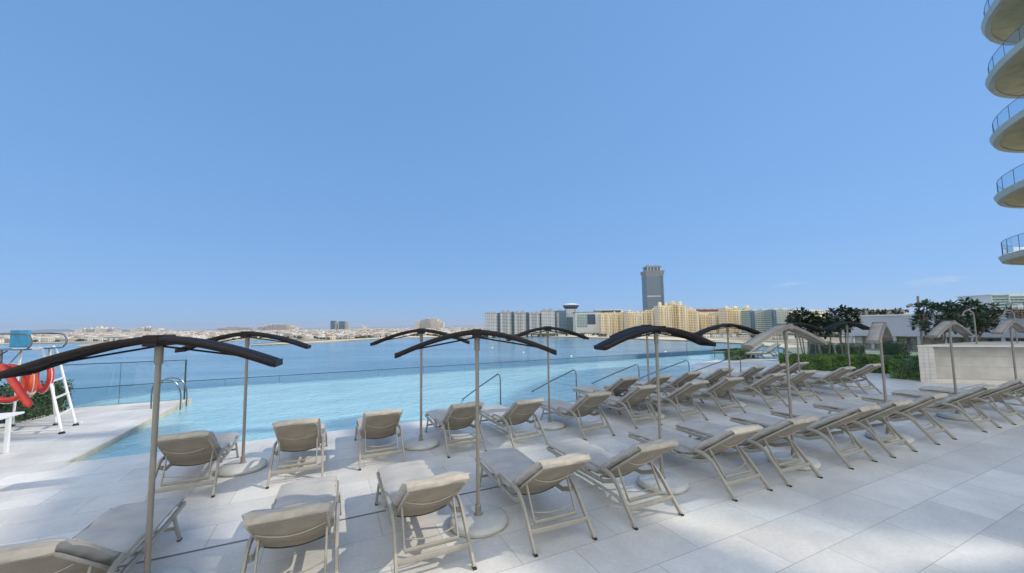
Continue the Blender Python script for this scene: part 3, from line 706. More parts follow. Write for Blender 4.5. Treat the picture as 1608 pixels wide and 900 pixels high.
g = B(); tube(g, [a+Vector((0, -.33, 0)), a+Vector((.02, -.33, -.75))], .03, 8); obj('hook_post', g, M['steel'], t)
def buoy(px, py, Y, r, rr, m, label, tilt, yaw):
    g = B(); N = 32
    tube(g, [(r*math.cos(2*math.pi*k/N), 0, r*math.sin(2*math.pi*k/N)) for k in range(N)], rr, 10, closed=True)
    o = bpy.data.objects.new('lifebuoy', None); C.objects.link(o); tag(o, label, 'lifebuoy', 'lifebuoys hung on the lifeguard chair'); o.location = PD(px, py, Y)
    o.rotation_euler = (R(tilt), R(0), R(yaw)); obj('ring', g, m, o, smooth=True)
    g = B()
    for k in range(4):
        a = math.pi/4+k*math.pi/2; c = Vector((r*math.cos(a), 0, r*math.sin(a))); d = Vector((-math.sin(a), 0, math.cos(a)))
        tube(g, [c-d*.035, c+d*.035], rr+.004, 10)
    obj('strap_band', g, M['white'] if m is M['orange'] else M['red'], o)
    g = B(); tube(g, [((r+rr+.01)*math.cos(2*math.pi*k/N)*(1+.03*math.cos(8*math.pi*k/N)), -.01, (r+rr+.01)*math.sin(2*math.pi*k/N)*(1+.03*math.cos(8*math.pi*k/N))) for k in range(N)], .007, 5, closed=True); obj('grab_line', g, M['white'], o)
    return o
buoy(14, 602, 9.0, .38, .062, M['red'], 'red lifebuoy, leftmost on the lifeguard chair', 0, 12)
buoy(46, 597, 9.15, .35, .065, M['orange'], 'orange lifebuoy hung in the middle of the lifeguard chair', 0, -28)
buoy(68, 590, 9.45, .35, .060, M['red'], 'red lifebuoy nearest the ladder of the lifeguard chair', 0, -20)
g = B(); a = PD(2, 572, 8.85); b = PD(47, 638, 8.75); tube(g, [a, a.lerp(b, .05), a.lerp(b, .5), a.lerp(b, .95), b], .07, 12, taper=[.5, 1, 1, 1, .5])
ctr = (a+b)/2
for v_ in g.verts: v_.co -= ctr
t = thing('rescue_tube', 'long red rescue tube slung diagonally below the lifebuoys', 'rescue tube', ctr); obj('float', g, M['red'], t, smooth=True)
g = B(); tube(g, smoothpts([a-ctr, a-ctr+Vector((-.1, 0, .15)), a-ctr+Vector((.05, .05, .3))], 4), .012, 6); obj('strap', g, M['black'], t)

# ------------------------------------------------------------------ hedges
def leafquad(g, p, nrm_, l, wd, rr):
    t = nrm_.orthogonal().normalized(); t = Matrix.Rotation(rr.uniform(0, 6.28), 3, nrm_) @ t; s = nrm_.cross(t)
    v = [g.verts.new(p-t*l*.5), g.verts.new(p+s*wd*.5), g.verts.new(p+t*l*.5), g.verts.new(p-s*wd*.5)]
    g.faces.new(v)
def hedge(name, label, pts, wid, h, nleaf, m, seed=1, cat='hedge', z=0):
    rr = random.Random(seed); p0 = Vector(pts[0]); t = thing(name, label, cat, UV(*pts[0], z), A)
    g = B(); core = B()
    L = sum((Vector(b)-Vector(a)).length for a, b in zip(pts, pts[1:]))
    for a, b in zip(pts, pts[1:]):
        a = Vector(a)-p0; b = Vector(b)-p0; d = (b-a); l = d.length; d.normalize(); s = Vector((-d.y, d.x))
        k = max(2, int(l/.5)); prev = None
        for i in range(k+1):
            c = a+d*l*i/k; ring = []
            for (sx, sz_) in ((-.40, 0), (-.43, .5), (-.36, .86), (0, .92), (.36, .86), (.43, .5), (.40, 0)):
                ww = wid*(1+.12*noise.noise(Vector((c.x, c.y, sz_*3+seed))))
                hh = h*(1+.10*noise.noise(Vector((c.x*1.3, c.y*1.3, seed+sx))))
                ring.append(core.verts.new((c.x+s.x*sx*ww, c.y+s.y*sx*ww, sz_*hh)))
            if prev:
                for q in range(6): core.faces.new((prev[q], prev[q+1], ring[q+1], ring[q]))
            else: core.faces.new(ring)
            prev = ring
        core.faces.new(prev[::-1])
        for i in range(int(nleaf*l/L)):
            th_ = rr.uniform(-.1, math.pi+.1); al = rr.uniform(-.02, 1.02)*l
            c = a+d*al; e = .38
            sx = math.copysign(abs(math.cos(th_))**e, math.cos(th_))*.5; sz_ = max(0, math.sin(th_))**e
            if rr.random() < .35: sz_ = rr.uniform(.03, 1); sx = rr.choice((-.5, .5))*rr.uniform(.85, 1.05)
            bl = 1+.13*noise.noise(Vector((c.x*1.6, c.y*1.6, sz_*2+seed)))+rr.uniform(-.10, .07)
            p = Vector((c.x+s.x*sx*wid*bl, c.y+s.y*sx*wid*bl, sz_*h*bl+.01))
            nn = (Vector((s.x*sx, s.y*sx, sz_*.5))+Vector((rr.gauss(0, .5), rr.gauss(0, .5), rr.gauss(0, .5)))).normalized()
            leafquad(g, p, nn, rr.uniform(.05, .10), rr.uniform(.03, .05), rr)
        for ex in (0, l):      # leafy ends
            for i in range(int(nleaf*wid*h/(L*(wid+2*h)))):
                p = a+d*(ex+(rr.uniform(-.03, .06) if ex else rr.uniform(-.06, .03))); q = rr.uniform(-.48, .48)*wid
                leafquad(g, Vector((p.x+s.x*q, p.y+s.y*q, rr.uniform(0, .97)*h)), (Vector((d.x*(1 if ex else -1), d.y, .3))+Vector((rr.gauss(0, .5), rr.gauss(0, .5), rr.gauss(0, .5)))).normalized(), rr.uniform(.05, .10), .04, rr)
    obj('branches', core, M['leaf_dark'], t); obj('foliage', g, m, t)
    return t
hedge('hedge', 'dark green clipped hedge behind the lifeguard chair at the left edge', [(-8.3, 11.5), (-7.8, 16.6)], 1.3, .86, 9000, M['leaf'], 3)
hedge('hedge', 'long bright green hedge between the far loungers and the stone planter', [(20.9, 11.9), (22.4, 9.6), (23.3, 7.9)], 1.1, .72, 16000, M['leaf_hedge'], 5)
hedge('bush', 'rounded green bush against the left end of the stone planter', [toUV(P(1424, 596)), toUV(P(1438, 590))], .95, .85, 4200, M['leaf_hedge'], 8, cat='bush')
hedge('hedge', 'short green hedge on the far terrace behind the pair of grey loungers', [toUV(P(1146, 566)), toUV(P(1178, 561))], .7, .6, 2500, M['leaf_hedge'], 9)

# ------------------------------------------------------------------ frangipani trees
def frangi(name, label, base, ctr, rx, rz_, n_, seed, m, leaf=.30, group=None):
    """trunk forks at the base; every branch ends in a rosette of long leaves"""
    rr = random.Random(seed); base = Vector(base); ctr = Vector(ctr)-base; t = thing(name, label, 'tree', base, 0, group)
    g = B(); tips = []; tries = 0
    while len(tips) < n_ and tries < 4000:
        tries += 1; q = Vector((rr.uniform(-1, 1), rr.uniform(-1, 1), rr.uniform(-1, 1)))
        if q.length > 1: continue
        p = ctr+Vector((q.x*rx, q.y*rx, q.z*rz_))*(1+.18*noise.noise(q*2+Vector((seed, 0, 0))))
        if all((p-o).length > leaf*.78 for o in tips): tips.append(p)
    forks = []
    for k in range(4):
        a = 2*math.pi*k/4+rr.uniform(-.5, .5); f = Vector((ctr.x+math.cos(a)*rx*.42, ctr.y+math.sin(a)*rx*.42, ctr.z-rz_*.55)); forks.append(f)
        tube(g, smoothpts([(math.cos(a)*.06, math.sin(a)*.06, -.05), f*.5+Vector((math.cos(a)*.08, math.sin(a)*.08, -.05)), f], 3), .022+.014*rx, 7)
    for p in tips:
        f = min(forks, key=lambda o: (o-p).length); mid = f.lerp(p, .5)+Vector((rr.gauss(0, .05), rr.gauss(0, .05), -.06))
        tube(g, [f, mid, p], .018, 6, taper=[1.2, .9, .7])
    obj('trunk', g, M['bark'], t, smooth=True)
    g = B()
    for p in tips:
        ax = ((p-ctr).normalized()*.8+Vector((0, 0, .8))).normalized()
        for k in range(17):
            d = Vector((rr.gauss(0, 1), rr.gauss(0, 1), rr.gauss(0, .8))).normalized()
            if d.dot(ax) < -.35: d = -d
            L = leaf*rr.uniform(.7, 1.1); W = L*.42; s_ = d.cross(Vector((0, 0, 1))).normalized(); u_ = s_.cross(d)
            b0 = p+d*.02
            c = [b0, b0+d*L*.35+s_*W*.40+u_*.01, b0+d*L*.72+s_*W*.5, b0+d*L-u_*.08*L, b0+d*L*.72-s_*W*.5, b0+d*L*.35-s_*W*.40+u_*.01, b0+d*L*.6-u_*L*.08]
            v = [g.verts.new(x) for x in c]
            for f in ((0, 1, 6), (1, 2, 6), (2, 3, 6), (3, 4, 6), (4, 5, 6), (5, 0, 6)): g.faces.new([v[i] for i in f])
    obj('crown', g, m, t)
    return t
pl = P(1446, 600)        # near left corner of the planter
yy0 = pl.y+1.7
b0 = PD(1478, 540, yy0); frangi('frangipani_tree', 'broad frangipani tree on the left of the stone planter', (b0.x, b0.y, 1.30), PD(1464, 499, yy0), .80, .70, 44, 11, M['leaf_frangi'], leaf=.25)
b0 = PD(1525, 540, yy0+.3); frangi('frangipani_tree', 'tall frangipani tree in the middle of the stone planter', (b0.x, b0.y, 1.30), PD(1523, 497, yy0+.3), .98, .78, 66, 23, M['leaf_frangi'], leaf=.26)
for (px, py, Y, rx, rz_, n_, s_, lb) in ((1262, 504, 26, 1.0, .66, 44, 31, 'dark tree standing left in the cluster behind the grey gabled umbrella'), (1292, 512, 25, 1.1, .58, 42, 32, 'low dark tree in the middle of the cluster behind the grey gabled umbrella'),
                        (1322, 503, 27, 1.0, .80, 46, 33, 'dark tree standing right in the cluster beside the white wall'), (1353, 491, 47, .9, .55, 14, 35, 'small dark tree whose top shows above the white wall'), (1392, 492, 48, 2.0, .45, 36, 36, 'wide low tree crown showing above the middle of the white wall')):
    c_ = PD(px, py, Y); frangi('dark_tree', lb, (c_.x, c_.y, -.6), c_, rx, rz_, n_, s_, M['leaf_dark'], leaf=.36)

# ------------------------------------------------------------------ stone planter with niche, showers, lamp post
pr = P(1640, 585)
dirp = Vector((.95, -.32, 0)).normalized(); ang = math.atan2(dirp.y, dirp.x)
t = thing('stone_planter', 'long pale stone planter with a recessed bench niche at the right edge', 'planter', pl, ang)
g = B(); poly(g, [(0, 0), (.45, 0), (.45, .55), (9, .55), (9, 0), (9.4, 0), (9.4, 3.2), (3.9, 3.2)], 0, 1.34)
obj('wall', g, M['stone'], t)
g = B(); box(g, .45, 9.0, .02, .55, 0, .12); obj('bench_ledge', g, M['stone_lit'], t)
g = B(); box(g, .452, .50, .04, .546, .12, 1.25); obj('niche_jamb', g, M['stone_lit'], t)
g = B()
for z_ in [.14*k for k in range(1, 9)]: box(g, .002, .448, -.006, .0, z_, z_+.012)
for x_ in (.15, .3): box(g, x_, x_+.008, -.0065, .0, 0, 1.3)
for z_ in (.55, .95): box(g, .502, 9.0, .543, .55, z_, z_+.012)
obj('tile_joint', g, M['joint'], t)
g = B(); poly(g, [(-.04, -.04), (9.43, -.04), (9.43, 3.24), (3.88, 3.24)], 1.34, 1.40); bev(g, .008); obj('cap', g, M['stone_lit'], t)
def bentpole(label, px0, py0, pxb, pyb, side, cat='shower'):
    b = P(pxb, pyb); t = thing('outdoor_shower', label, cat, b); top = PD(px0, py0, b.y).z
    g = B(); tube(g, [Vector(q) for q in smoothpts([(0, 0, 0), (0, 0, top*.5), (0, 0, top-.28), (-.05*side, 0, top-.08), (-.2*side, 0, top), (-.36*side, 0, top-.06), (-.42*side, 0, top-.16)], 4)], .023, 8); obj('pipe', g, M['pole'], t, smooth=True)
    g = B(); lathe(g, [(.02, 0), (.07, -.03), (.075, -.05)], 14, c=(-.42*side, 0, top-.16)); obj('shower_head', g, M['pole'], t)
    g = B(); lathe(g, [(.09, 0), (.085, .012), (.03, .018)], 14); obj('flange', g, M['steel'], t)
bentpole('bent grey shower pipe standing in front of the planter niche', 1525, 487, 1540, 598, 1)
bentpole('bent grey shower pipe at the right edge in front of the planter', 1592, 487, 1604, 596, 1)
b = PD(1448, 540, 19); t = thing('lamp_post', 'grey lamp post with one spotlight arm left of the frangipani tree', 'lamp post', (b.x, b.y, 0)); top = PD(1446, 465, 19).z
g = B(); tube(g, [(0, 0, 0), (0, 0, top)], .045, 10); obj('post', g, M['pole'], t, smooth=True)
g = B(); tube(g, [(0, 0, top-.3), (-.38, 0, top-.46)], .03, 8); obj('arm', g, M['pole'], t)
g = B(); tube(g, [(-.36, 0, top-.42), (-.56, 0, top-.52)], .07, 10); obj('lamp_head', g, M['pole'], t)

# ------------------------------------------------------------------ white wall building and small things beyond the hedge
a = PD(1326, 498, 42); b = PD(1445, 497, 36); c_r = PD(1700, 486, 30)
t = thing('white_building', 'low building with a long blank white wall behind the planter tree', 'building', (a.x, a.y, 0), 0)
g = B(); L1 = Vector((c_r.x-a.x, c_r.y-a.y)); an = math.atan2(L1.y, L1.x); t.rotation_euler = (0, 0, an)
zb = PD(1340, 527, 42).z
hh = PD(1326, 497.5, 42).z
box(g, 0, L1.length, 0, 9, zb, hh); obj('wall', g, M['whitewall'], t)
g = B(); box(g, -.15, L1.length+.15, -.10, 9.1, hh, hh+.14); obj('parapet', g, M['white'], t)
g = B(); box(g, .6, L1.length-.5, .6, 8.5, -3, zb-.002); obj('ground_floor', g, M['stone'], t)
for k in range(9):
    g = B(); x = .4+k*(L1.length-1)/8.; tube(g, [(x, .2, -3), (x, .2, zb)], .14, 10); obj('column', g, M['whitewall'], t, smooth=True)
for k in range(8):
    g = B(); x = 1.2+k*(L1.length-1)/8.; box(g, x, x+2.0, .55, .60, -.6, zb-.12); obj('window', g, M['garden'], t)
bm = B(); poly(bm, [(25.8, -5), (90, -20), (90, 26), (46, 26), (25.8, 12)], -1.6, -.62+.0)
tag(site('garden_terrace', bm, M['garden']), kind='structure')
rr = random.Random(5)
for i, (px, py, Y, wv, lb) in enumerate(((1335, 545, 31, 1.7, 'grey green round shrub behind the glass railing'), (1405, 540, 33, 1.6, 'flat topped green shrub left of the planter beyond the railing'), (1290, 548, 33, 1.5, 'small green shrub behind the long hedge'))):
    p = PD(px, py+8, Y); u, v = toUV(p); hedge('shrub', lb, [(u-wv*.5, v), (u+wv*.5, v)], 1.3, 1.1, 2200, M['leaf'], 20+i, cat='shrub', z=-.6)

# ------------------------------------------------------------------ curved balcony tower at the right
T0 = (38.2, 17.9); RT = 9.0
t = thing('curved_tower', 'tall tower with rounded white balconies at the upper right corner', 'tower', (T0[0], T0[1], 0))
z_levels = [PD(1572, 410, 25).z+4.15*k for k in range(-1, 6)]
soff = mat('soffit_timber', (.66, .53, .30), .7, var=.12, vscale=1.2)
rimm = mat('balcony_render', (.60, .58, .50), .7, var=.05, vscale=.8)
wallt = facade('tower_glass', (.45, .44, .40), (.08, .13, .17), 3.62, 1.6, .72, .88)
def blob(r_, k=64, wob=.06): return [(r_*(1+wob*math.cos(3*a+1.0)+.03*math.sin(2*a))*math.cos(a), r_*(1+wob*math.cos(3*a+1.0)+.03*math.sin(2*a))*math.sin(a)) for a in [2*math.pi*i/k for i in range(k)]]
o1 = blob(RT); o2 = blob(RT-.28); o3 = blob(RT-.42); core = blob(RT-2.6)
nrmv = None
for k, z_ in enumerate(z_levels):
    g = B()
    # rim: outer face sloping in, top, and a strip of underside
    A1 = [g.verts.new((x, y, z_+.34)) for x, y in o1]; A2 = [g.verts.new((x*.985, y*.985, z_)) for x, y in o1]; A3 = [g.verts.new((x, y, z_)) for x, y in o3]; A4 = [g.verts.new((x, y, z_+.34)) for x, y in o3]
    n = len(o1)
    for i in range(n):
        j = (i+1) % n
        g.faces.new((A2[i], A2[j], A1[j], A1[i])); g.faces.new((A3[i], A3[j], A2[j], A2[i])); g.faces.new((A1[i], A1[j], A4[j], A4[i])); g.faces.new((A4[i], A4[j], A3[j], A3[i]))
    dx_ = -.75*(1-(k-.0)/5.0); made0 = set(bpy.data.objects)
    sl = obj('balcony_slab', g, rimm, t, smooth=True); sl.location.x = dx_
    g = B(); poly(g, o3, z_+.05, z_+.24); obj('soffit', g, soff, sl)
    g = B()
    for zz_ in (z_+.36, z_+1.35):
        tube(g, [(x, y, zz_) for x, y in blob(RT-.2)], .018, 5, closed=True)
    pb_ = blob(RT-.2, 36)
    for x, y in pb_: tube(g, [(x, y, z_+.34), (x, y, z_+1.35)], .014, 5)
    bl = obj('balustrade', g, M['steel'], t); bl.location.x = dx_
    g = B(); q1 = blob(RT-.2)
    a_ = [g.verts.new((x, y, z_+.38)) for x, y in q1]; b_2 = [g.verts.new((x, y, z_+1.33)) for x, y in q1]
    for i in range(n): g.faces.new((a_[i], a_[(i+1) % n], b_2[(i+1) % n], b_2[i]))
    obj('glass_panel', g, M['glass_blue'], bl)
g = B(); poly(g, core, -.5, z_levels[-1]+.04); obj('facade', g, wallt, t)

# added stand-in for unseen buildings: slabs out of frame casting shade bands on deck
wd_ = Vector((.67, -.74)); wn_ = Vector((.74, .67)); w0 = Vector((30, 7))
for k in range(1, 10):
    g = B(); zf = -1.2+4.3*k; n_ = 44; a_, b_2 = [], []
    for i in range(n_+1):
        q = -11.0+i*38/n_; c_w = w0+wd_*q; da = .7+.25*math.sin(q*.42+k*.5)
        a_.append(c_w-wn_*da); b_2.append(c_w+wn_*.6)
    poly(g, [(p.x-T0[0], p.y-T0[1]) for p in a_+b_2[::-1]], zf, zf+.32); obj('balcony_slab', g, rimm, t)  # not a tower balcony: unseen slab added to shade the deck
for q in (-10, -1, 8, 17, 26):
    g = B(); c_w = w0+wd_*q; tube(g, [(c_w.x-T0[0], c_w.y-T0[1], -.5), (c_w.x-T0[0], c_w.y-T0[1], 38.6)], .25, 12); obj('column', g, rimm, t, smooth=True)  # added posts under the unseen shading slabs

# ------------------------------------------------------------------ far shore buildings
LZ = SEA+1.2
def ext(px0, px1, py, Y):
    a = PD(px0, 505, Y); b = PD(px1, 505, Y); top = PD((px0+px1)/2, py, Y).z; return a.x, b.x, top
def building(name, label, px0, px1, Y, cat='building', group=None):
    x0, x1, _ = ext(px0, px1, 500, Y); t = thing(name, label, cat, ((x0+x1)/2, Y, LZ), 0, group); t['hw'] = (x1-x0)/2; return t, (x0+x1)/2
def part_box(t, cx, name, px0, px1, py, Y, depth, m, dy=0, pyb=None, parent=None):
    x0, x1, top = ext(px0, px1, py, Y); z0 = 0 if pyb is None else PD((px0+px1)/2, pyb, Y).z-LZ
    g = B(); box(g, x0-cx, x1-cx, dy, dy+depth, z0, top-LZ); return obj(name, g, m, parent or t)
M['apt'] = facade('apartment_render', (.50, .50, .49), (.10, .16, .21), 3.4, 5.0, .5, .72)
M['apt_white'] = facade('apartment_white', (.66, .67, .66), (.13, .20, .25), 3.4, 4.2, .5, .7)
M['apt_glass'] = facade('apartment_glass', (.12, .20, .26), (.05, .13, .19), 3.4, 3.0, .75, .85, rough=.4)
M['teal_glass'] = facade('teal_glass', (.10, .24, .24), (.04, .13, .14), 3.4, 3.0, .75, .85, rough=.4)
M['navy'] = mat('dark_blue_roof', (.04, .07, .13), .5)
M['concrete'] = mat('plant_room', (.42, .40, .37), .85, vscale=.1)
M['yellow'] = facade('sandstone_facade', (.90, .74, .44), (.20, .15, .10), 3.5, 3.6, .55, .45)
M['yellow2'] = facade('pale_sandstone_facade', (.92, .83, .64), (.22, .17, .12), 3.5, 4.2, .55, .5)
M['yplain'] = mat('sandstone', (.80, .66, .40), .85, var=.08, vscale=.05)
M['dome'] = mat('dome_render', (.80, .66, .44), .8, var=.06, vscale=.1)
M['redroof'] = mat('red_roof', (.22, .075, .06), .85, var=.2, vscale=.05)
M['towerglass'] = facade('blue_tower_glass', (.17, .22, .27), (.11, .16, .21), 4.0, 2.4, .7, .9, rough=.45)
M['towerframe'] = mat('tower_frame', (.22, .25, .28), .6)
M['green_glass'] = facade('green_glass', (.42, .50, .47), (.16, .27, .26), 3.6, 6.0, .6, .85)
M['ivory'] = mat('ivory_panels', (.62, .64, .62), .7, var=.05, vscale=.05)
# row of grey apartment blocks
Yb = 900
blocks = [(761, 781, 491, 'white', 'first grey apartment block from the left in the waterfront row'), (785, 803, 489, 'grey', 'second grey apartment block in the waterfront row'),
          (807, 826, 490, 'grey', 'third grey apartment block in the waterfront row'), (831, 848, 491, 'grey', 'fourth grey apartment block in the waterfront row'),
          (850, 871, 487, 'white', 'white fronted apartment block at the right end of the waterfront row')]
for i, (x0, x1, y, kind, lb) in enumerate(blocks):
    t, cx = building('apartment_block', lb, x0, x1, Yb, group='apartment blocks on the far waterfront')
    mm = M['apt_white'] if kind == 'white' else M['apt']
    part_box(t, cx, 'wall', x0, x1, y+1.5, Yb, 26, mm)
    wdt = x1-x0
    part_box(t, cx, 'balcony_stack', x0+wdt*.08, x0+wdt*.26, y+3, Yb, 3, M['apt_white'], dy=-3)
    part_box(t, cx, 'balcony_stack', x0+wdt*.70, x0+wdt*.90, y+3, Yb, 3, M['apt_white'], dy=-3)
    part_box(t, cx, 'roof_room', x0+wdt*.15, x0+wdt*.40, y-1.6, Yb, 12, M['concrete'], dy=3, pyb=y+1.6)
    part_box(t, cx, 'roof_room', x0+wdt*.60, x0+wdt*.85, y-2.2, Yb, 12, M['concrete'], dy=3, pyb=y+1.6)
    part_box(t, cx, 'parapet', x0-.4, x1+.4, y+.6, Yb, 28, M['concrete'], dy=-1, pyb=y+1.6)
    nx = blocks[i+1][0] if i < 4 else None
    if nx and nx-x1 > 1.5:
        part_box(t, cx, 'glass_link', x1+.05, nx-.05, y+3.0, Yb, 14, M['teal_glass'] if i == 1 else M['apt_glass'], dy=8)
        part_box(t, cx, 'link_roof', x1+.05, nx-.05, y+.4, Yb, 20, M['navy'], dy=4, pyb=y+2.4)
t, cx = building('apartment_block', 'dark glass apartment block beside the white fronted one', 871.5, 889, Yb+40)
part_box(t, cx, 'wall', 871.5, 889, 488, Yb+40, 40, M['apt_glass']); part_box(t, cx, 'balcony_stack', 874, 878, 491, Yb+40, 3, M['apt'], dy=-3); part_box(t, cx, 'roof_room', 877, 884, 486, Yb+40, 14, M['concrete'], dy=5, pyb=488)
# round topped observation building
t, cx = building('round_top_tower', 'grey and white tower with a round saucer top beside the apartment row', 888, 911, 950, 'tower')
part_box(t, cx, 'wall', 889, 902, 485, 950, 30, M['apt_white']); part_box(t, cx, 'glass_front', 890, 901, 498, 950, 3, M['apt_glass'], dy=-3); part_box(t, cx, 'stair_shaft', 902.2, 905, 487, 950, 20, M['apt'], dy=3)
xc = PD(898.5, 500, 950); zt = PD(898.5, 476, 950).z-LZ; k_ = 950/600.
g = B(); lathe(g, [(9*k_, zt-9*k_), (11*k_, zt-6.5*k_), (12.5*k_, zt-5.5*k_), (12.5*k_, zt-3.2*k_)], 32, c=(xc.x-cx, 16, 0)); obj('saucer', g, M['navy'], t, smooth=True)
g = B(); lathe(g, [(13*k_, zt-3.2*k_), (13*k_, zt-2.2*k_), (7*k_, zt-.4*k_), (5*k_, zt)], 32, c=(xc.x-cx, 16, 0)); obj('saucer_roof', g, M['ivory'], t, smooth=True)
# framed glass building
t, cx = building('framed_glass_building', 'pale framed building with a big dark glass opening', 904, 942, 880)
part_box(t, cx, 'frame', 904, 942, 491, 880, 40, M['ivory']); part_box(t, cx, 'glass_front', 906, 922, 493.5, 880, .6, M['green_glass'], dy=-.62, pyb=514); part_box(t, cx, 'dark_opening', 922.3, 935, 493.5, 880, .5, M['navy'], dy=-.52, pyb=509.5)
part_box(t, cx, 'roof_line', 903, 944, 489.6, 880, 42, M['green_glass'], dy=-1, pyb=491)
t, cx = building('long_glass_building', 'long low building with a dark glazed top floor behind the sand coloured blocks', 935, 976, 1000)
part_box(t, cx, 'wall', 935, 976, 491, 1000, 40, M['ivory']); part_box(t, cx, 'glazed_top', 937, 977, 487.5, 1000, 36, M['navy'], dy=2, pyb=491); part_box(t, cx, 'roof', 936, 978, 486.3, 1000, 40, M['white'], dy=0, pyb=487.5)
# sand coloured apartments
def turret(t, cx, px, py, Y, rpx, pyb, dy=4):
    p = PD(px, 505, Y); k = Y/600.; zt = PD(px, py, Y).z-LZ; zb_ = PD(px, pyb, Y).z-LZ; r_ = rpx*k
    g = B(); lathe(g, [(r_, zb_), (r_, zt-r_*1.1), (r_*1.18, zt-r_*1.05), (r_*1.18, zt-r_*.85), (r_*.95, zt-r_*.8), (r_*.8, zt-r_*.4), (r_*.45, zt-r_*.1), (.2, zt)], 12, c=(p.x-cx, dy, 0)); obj('turret', g, M['dome'], t, smooth=True)
def sand(label, px0, px1, Y, masses, turrets, m):
    t, cx = building('sandstone_apartments', label, px0, px1, Y, group='sand coloured apartment buildings on the far shore')
    for j, (a, b, y) in enumerate(masses):
        dy = (j % 3)*4-4; part_box(t, cx, 'wing', a, b, y, Y, 26, m if j % 2 else M['yellow2'], dy=dy)
        part_box(t, cx, 'cornice', a-.25, b+.25, y-.7, Y, 27, M['yplain'], dy=dy-.5, pyb=y)
        n_ = max(1, int((b-a)/4))
        for q in range(n_): part_box(t, cx, 'bay', a+(q+.28)*(b-a)/n_, a+(q+.70)*(b-a)/n_, y+2.5, Y, 2.5, M['yellow2'] if j % 2 else M['yellow'], dy=dy-2.5)
    for (a, y, r_, yb) in turrets: turret(t, cx, a, y, Y, r_, yb)
    return t
sand('sand coloured apartments right of the framed glass building', 943, 983, 860, [(943, 950, 494), (950, 962, 491.5), (962, 973, 494), (973, 984, 491)], [(947, 491, 1.2, 495), (966, 489, 1.7, 495), (978, 487.5, 1.8, 494)], M['yellow'])
sand('sand coloured apartments in front of the tall glass tower', 984, 1034, 830, [(984, 997, 489.5), (997, 1010, 492), (1010, 1022, 489), (1022, 1034, 487)], [(990, 486.5, 2, 491), (1003, 489, 1.8, 493), (1016, 486.5, 1.7, 490), (1028, 484, 2, 489)], M['yellow2'])
sand('tallest sand coloured apartments, with round turrets, right of the glass tower', 1034, 1099, 800, [(1034, 1044, 481), (1044, 1056, 480), (1056, 1064, 475.5), (1064, 1077, 480), (1077, 1090, 485), (1090, 1099, 489)],
     [(1038, 474, 2.8, 484), (1048, 476, 1.7, 482), (1058.5, 472.5, 2.3, 478), (1070, 473, 2.8, 482), (1087, 482.5, 2, 487), (1093, 486, 2, 490)], M['yellow'])
sand('pale sand coloured apartments below the long red roof', 1100, 1140, 820, [(1100, 1112, 494), (1112, 1126, 495), (1126, 1140, 492)], [(1106, 492, 1.6, 495), (1131, 490, 1.7, 494)], M['yellow2'])
sand('sand coloured apartments with two domes left of the glass blocks', 1138, 1178, 780, [(1138, 1150, 484), (1150, 1166, 485.5), (1166, 1178, 487)], [(1143, 480.5, 3, 486), (1157, 480.5, 3.4, 487), (1176, 479.5, 3.6, 489)], M['yellow'])
t, cx = building('red_roof_building', 'long building with a dark red roof behind the sand coloured apartments', 1096, 1176, 1050)
part_box(t, cx, 'wall', 1096, 1176, 489, 1050, 40, M['yellow2']); part_box(t, cx, 'roof', 1095, 1177, 485.8, 1050, 44, M['redroof'], dy=-2, pyb=489)
for k in range(7): part_box(t, cx, 'dormer', 1100+k*11, 1104+k*11, 484.6, 1050, 20, M['roof_pale'], dy=3, pyb=486)
for i, (a, b, y, Y, lb) in enumerate(((1179, 1212, 487.5, 720, 'grey green glass apartment block left of the dark trees'), (1213, 1244, 486, 700, 'pale green glass apartment block directly left of the dark trees'))):
    t, cx = building('glass_apartment_block', lb, a, b, Y)
    part_box(t, cx, 'wall', a, b, y, Y, 30, M['green_glass']); part_box(t, cx, 'corner_bay', a-.3, a+5, y+1, Y, 3, M['apt_glass'], dy=-3)
    for q in range(11): 
        yy_ = y+2+q*3.0; part_box(t, cx, 'balcony_band', a+5.5, b-.5, yy_, Y, 1.6, M['ivory'], dy=-1.6, pyb=yy_+1.0)
    part_box(t, cx, 'roof_room', a+6, a+14, y-2, Y, 14, M['ivory'], dy=4, pyb=y); part_box(t, cx, 'roof_room', b-12, b-5, y-2.6, Y, 14, M['ivory'], dy=4, pyb=y)
# tall tower
Yt = 1500
t, cx = building('glass_skyscraper', 'tall blue grey glass skyscraper with a flared crown', 1009, 1043, Yt, 'skyscraper')
part_box(t, cx, 'shaft', 1011, 1035, 433, Yt, 55, M['towerglass']); part_box(t, cx, 'side_face', 1035.2, 1041.5, 431, Yt, 45, M['apt_glass'], dy=4)
part_box(t, cx, 'light_band', 1011.3, 1034.8, 464.5, Yt, .5, M['ivory'], dy=-.55, pyb=465.8)
x0, x1, z1 = ext(1008.5, 1043, 425, Yt); xa, xb, z0 = ext(1011, 1041, 434, Yt)
g = B(); v1 = [g.verts.new((x-cx, y, z)) for x, y, z in ((xa, 0, z0-LZ), (xb, 0, z0-LZ), (xb, 50, z0-LZ), (xa, 50, z0-LZ))]; v2 = [g.verts.new((x-cx, y, z)) for x, y, z in ((x0, -5, z1-LZ), (x1, -5, z1-LZ), (x1, 55, z1-LZ), (x0, 55, z1-LZ))]
for i in range(4): g.faces.new((v1[i], v1[(i+1) % 4], v2[(i+1) % 4], v2[i]))
g.faces.new(v2); g.faces.new(v1[::-1]); obj('flared_crown', g, M['towerframe'], t)
part_box(t, cx, 'penthouse', 1013, 1037, 420, Yt, 36, M['apt_glass'], dy=6, pyb=425)
part_box(t, cx, 'roof_deck', 1012, 1039, 417.5, Yt, 42, M['towerframe'], dy=3, pyb=420)
